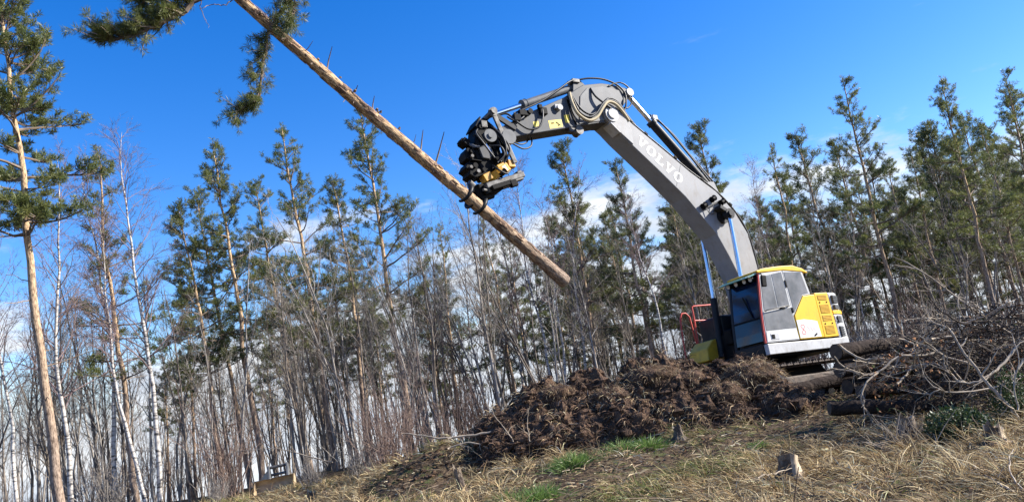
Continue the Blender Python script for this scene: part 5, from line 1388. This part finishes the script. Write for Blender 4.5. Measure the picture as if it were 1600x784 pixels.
# ------------------------------------------------------------------ green plants
green_leaf = leaf_mat('small_green_leaves', (0.030, 0.055, 0.016), (0.075, 0.11, 0.035), 0.2, 6)
moss_green = leaf_mat('green_grass_blades', (0.085, 0.16, 0.03), (0.18, 0.27, 0.065), 0.3, 6)
def leafy(px, Yd, rx, ry, rz, n, label, seed, size=0.05):
    rg = np.random.default_rng(seed); b = ground_point(px, Yd)
    e = empty('green_shrub', b, label, 'shrub')
    st_, lf = MB(), MB()
    for q in range(24):
        T = path(rg, (rg.normal(0, rx*0.3), rg.normal(0, ry*0.3), -0.03), unit(np.array([rg.normal(0, 0.8), rg.normal(0, 0.8), 1])), rz*1.2, 4, 0.2); st_.tube(T, np.linspace(0.006, 0.002, 5), 3)
    P = unit(rg.normal(0, 1, (n, 3)))*(rg.random((n, 1))**0.45)*np.array([rx, ry, rz]); P[:, 2] = np.abs(P[:, 2])*(1+0.4*fbm(P[:, 0]*5, P[:, 1]*5, seed))
    tufts(lf, P, rg.normal(0, 1, (n, 3))+np.array([0, 0, 0.8]), np.full(n, size)*rg.uniform(0.6, 1.3, n), rg, 3, 0.28, 0.9, 0)
    st_.build('stems', MT['shrub'], e); lf.build('leaves', green_leaf, e)
leafy(1498, 11.0, 0.50, 0.4, 0.42, 1500, 'low dark green leafy shrub in the shade of the brush pile', 31)
leafy(1530, 10.8, 0.30, 0.3, 0.30, 600, 'small green leafy shrub just left of the split stump', 32)
leafy(1590, 11.6, 0.35, 0.3, 0.75, 900, 'mossy green shrub at the right edge beneath the branches', 33)
leafy(1488, 15.2, 0.5, 0.4, 0.5, 700, 'yellow-green shrub showing above the top of the brush pile', 34)
def green_tuft(px, Yd, n, H, rad, label, seed):
    rg = np.random.default_rng(seed); b = ground_point(px, Yd); mb = MB()
    n = int(n*2.4); P = np.c_[rg.normal(0, rad, (n, 2)), np.full(n, -0.02)]; P[:, 2] += gz(P[:, 0]+b[0], P[:, 1]+b[1])-b[2]
    d = np.c_[P[:, :2]*1.6/rad*0.5+rg.normal(0, 0.3, (n, 2)), np.full(n, 1.0)]
    blades(mb, P, d, rg.uniform(0.4, 1.25, n)*H, 0.010, rg.uniform(0.1, 0.7, n), np.full((n, 3), 0.1), 3, rg)
    o = mb.build('green_tuft', moss_green); o.location = b; tag(o, label, 'grass tuft')
for a in [(842, 11.8, 420, 0.26, 0.16, 'bright green grass tuft at the bottom middle of the picture', 1), (800, 11.9, 300, 0.22, 0.14, 'green grass tuft left of the brightest one at bottom middle', 2),
          (893, 13.5, 340, 0.25, 0.17, 'green grass tuft between the heap foot and the bottom tufts', 3), (1015, 13.9, 260, 0.26, 0.14, 'green grass tuft touching the front of the soil heap', 4),
          (970, 14.0, 200, 0.24, 0.14, 'small green tuft at the heap foot, left of the one touching it', 5), (1190, 12.6, 260, 0.15, 0.09, 'low green tuft above the lone stump', 6),
          (1210, 9.9, 120, 0.14, 0.1, 'tiny green tuft at the left foot of the lone stump', 7)]: green_tuft(*a)

# ------------------------------------------------------------------ dry grass: nobody could count it
rng = np.random.default_rng(2024)
def in_view(P, mpx=90):
    q = project(P); return (q[0] > -mpx) & (q[0] < 1600+mpx) & (q[1] < 784+110)
gm_ = MB()
n = 7600
cx = rng.uniform(-13, 11, n); cy = rng.uniform(5, 24, n)
w = rng.random(n) < np.clip(1.25-cy/30, 0.2, 1)
cx, cy = cx[w], cy[w]
P = np.c_[cx, cy, gz(cx, cy)]; P = P[in_view(P)]
dens_ = fbm(P[:, 0]*0.55, P[:, 1]*0.55, 61)
P = P[dens_ > -0.03+0.05*rng.normal(0, 1, len(P))]
hh = heap_z(P[:, 0], P[:, 1])-gz(P[:, 0], P[:, 1])
P = P[~((hh > 0.10) & (P[:, 0] > hc[0, 0]) & (P[:, 0] < hc[-1, 0]))]
pq = project(P); shade = (pq[0] > 1330) & (pq[1] < 660); P = P[~shade]
nt_ = len(P); per = 64
tint = rng.random((nt_, 1)); sz = rng.uniform(0.5, 1.7, nt_)
th = 2.9+2.2*fbm(P[:, 0]*0.45, P[:, 1]*0.45, 71)*2+rng.normal(0, 0.5, nt_)       # the way each tussock is flattened
comb = np.c_[np.cos(th), np.sin(th)]*rng.uniform(0.3, 1.5, (nt_, 1))
B = np.repeat(P, per, 0); ofs = rng.normal(0, 0.085, (len(B), 2))*np.repeat(sz, per)[:, None]
lift = 0.13*np.repeat(sz, per)*np.exp(-(np.hypot(ofs[:, 0], ofs[:, 1])/(0.11*np.repeat(sz, per)))**2)
B[:, :2] += ofs; B[:, 2] = gz(B[:, 0], B[:, 1])-0.01+lift*rng.random(len(B))
d = np.c_[ofs*5+np.repeat(comb, per, 0)+rng.normal(0, 0.30, (len(B), 2)), rng.uniform(0.12, 0.95, len(B))]
col = palette(rng, len(B), STRAW, [2.6, 3, 2.8, 1.8, 1.1], 0.2)*(0.60+0.68*np.repeat(tint, per, 0))*np.array([1.04, 1.0, 0.88])
gsel = np.repeat(fbm(P[:, 0]*0.8, P[:, 1]*0.8, 67) > 0.07, per) & (rng.random(len(B)) < 0.55)
col[gsel] = palette(rng, int(gsel.sum()), [(0.16, 0.18, 0.05), (0.10, 0.13, 0.035), (0.24, 0.22, 0.07)], [2, 2, 2])
blades(gm_, B, d, rng.uniform(0.10, 0.32, len(B))*np.repeat(sz, per)**0.8, rng.uniform(0.004, 0.009, len(B))*(0.8+B[:, 1]/24), rng.uniform(0.3, 1.0, len(B)), np.clip(col, 0.01, 0.75), 3, rng)
# flattened straw and litter between the tussocks
n = 70000
B = np.c_[rng.uniform(-13, 11, n), rng.uniform(5, 26, n)]; B = np.c_[B, gz(B[:, 0], B[:, 1])+rng.uniform(0.0, 0.05, n)]
B = B[in_view(B)]; n = len(B)
d = np.c_[rng.normal(0, 1, (n, 2)), rng.normal(0.12, 0.18, n)]
blades(gm_, B, d, rng.uniform(0.06, 0.28, n), rng.uniform(0.005, 0.013, n)*(0.8+B[:, 1]/28), rng.uniform(0.05, 0.4, n), palette(rng, n, STRAW+[(0.08, 0.05, 0.03), (0.10, 0.12, 0.03)], [1.6, 2.6, 3, 2.4, 0.7, 3, 1.6], 0.25), 2, rng)
# broken twigs and bark scraps trodden into it
n = 2600
B = np.c_[rng.uniform(-12, 10, n), rng.uniform(5.5, 19, n)]; B = np.c_[B, gz(B[:, 0], B[:, 1])+0.03]; B = B[in_view(B)]
tw = MB()
for p in B:
    l = rng.uniform(0.08, 0.5)*(1 if rng.random() < 0.85 else 2)
    T = path(rng, p, unit(np.array([rng.normal(0, 1), rng.normal(0, 1), rng.normal(0.05, 0.15)])), l, 3, 0.12, -0.01); r_ = rng.uniform(0.003, 0.010)
    tw.tube(T, np.linspace(r_, r_*0.5, 4), 4, 0, col=palette(rng, 1, [(0.10, 0.07, 0.05), (0.24, 0.18, 0.12), (0.42, 0.35, 0.26), (0.05, 0.035, 0.025)], [3, 3, 1.5, 3])[0])
n = 5000
B = np.c_[rng.uniform(-12, 10, n), rng.uniform(5.5, 19, n)]; B = B[fbm(B[:, 0]*0.8, B[:, 1]*0.8, 81) > 0.0]; n = len(B)
B = np.c_[B, gz(B[:, 0], B[:, 1])+rng.uniform(0.01, 0.06, n)]
blades(tw, B, np.c_[rng.normal(0, 1, (n, 2)), rng.normal(0.1, 0.3, n)], rng.uniform(0.03, 0.09, n), rng.uniform(0.02, 0.05, n), 0.4, palette(rng, n, [(0.20, 0.10, 0.05), (0.12, 0.065, 0.035), (0.30, 0.19, 0.10)], [3, 3, 1]), 2, rng)
tag(tw.build('ground_litter', MT['fibre'], colour=True), 'broken twigs and brown dead leaves strewn over the clearing', kind='stuff')
tag(gm_.build('dry_grass', MT['blade'], colour=True), 'matted straw-coloured dead grass covering the clearing', kind='stuff')
# leaf litter clods on the bank left of the heap
def on_bank(rg, n):
    x = rg.normal(-1.5, 0.8, n); y = rg.normal(15.5, 0.6, n); return np.c_[x, y, gz(x, y)+0.01]
tag(clod_block(300, 9, 0.015, 0.08, on_bank).build('loose_clods', soil_m, smoothed=True), 'loose brown clods strewn left of the soil heap', kind='stuff')
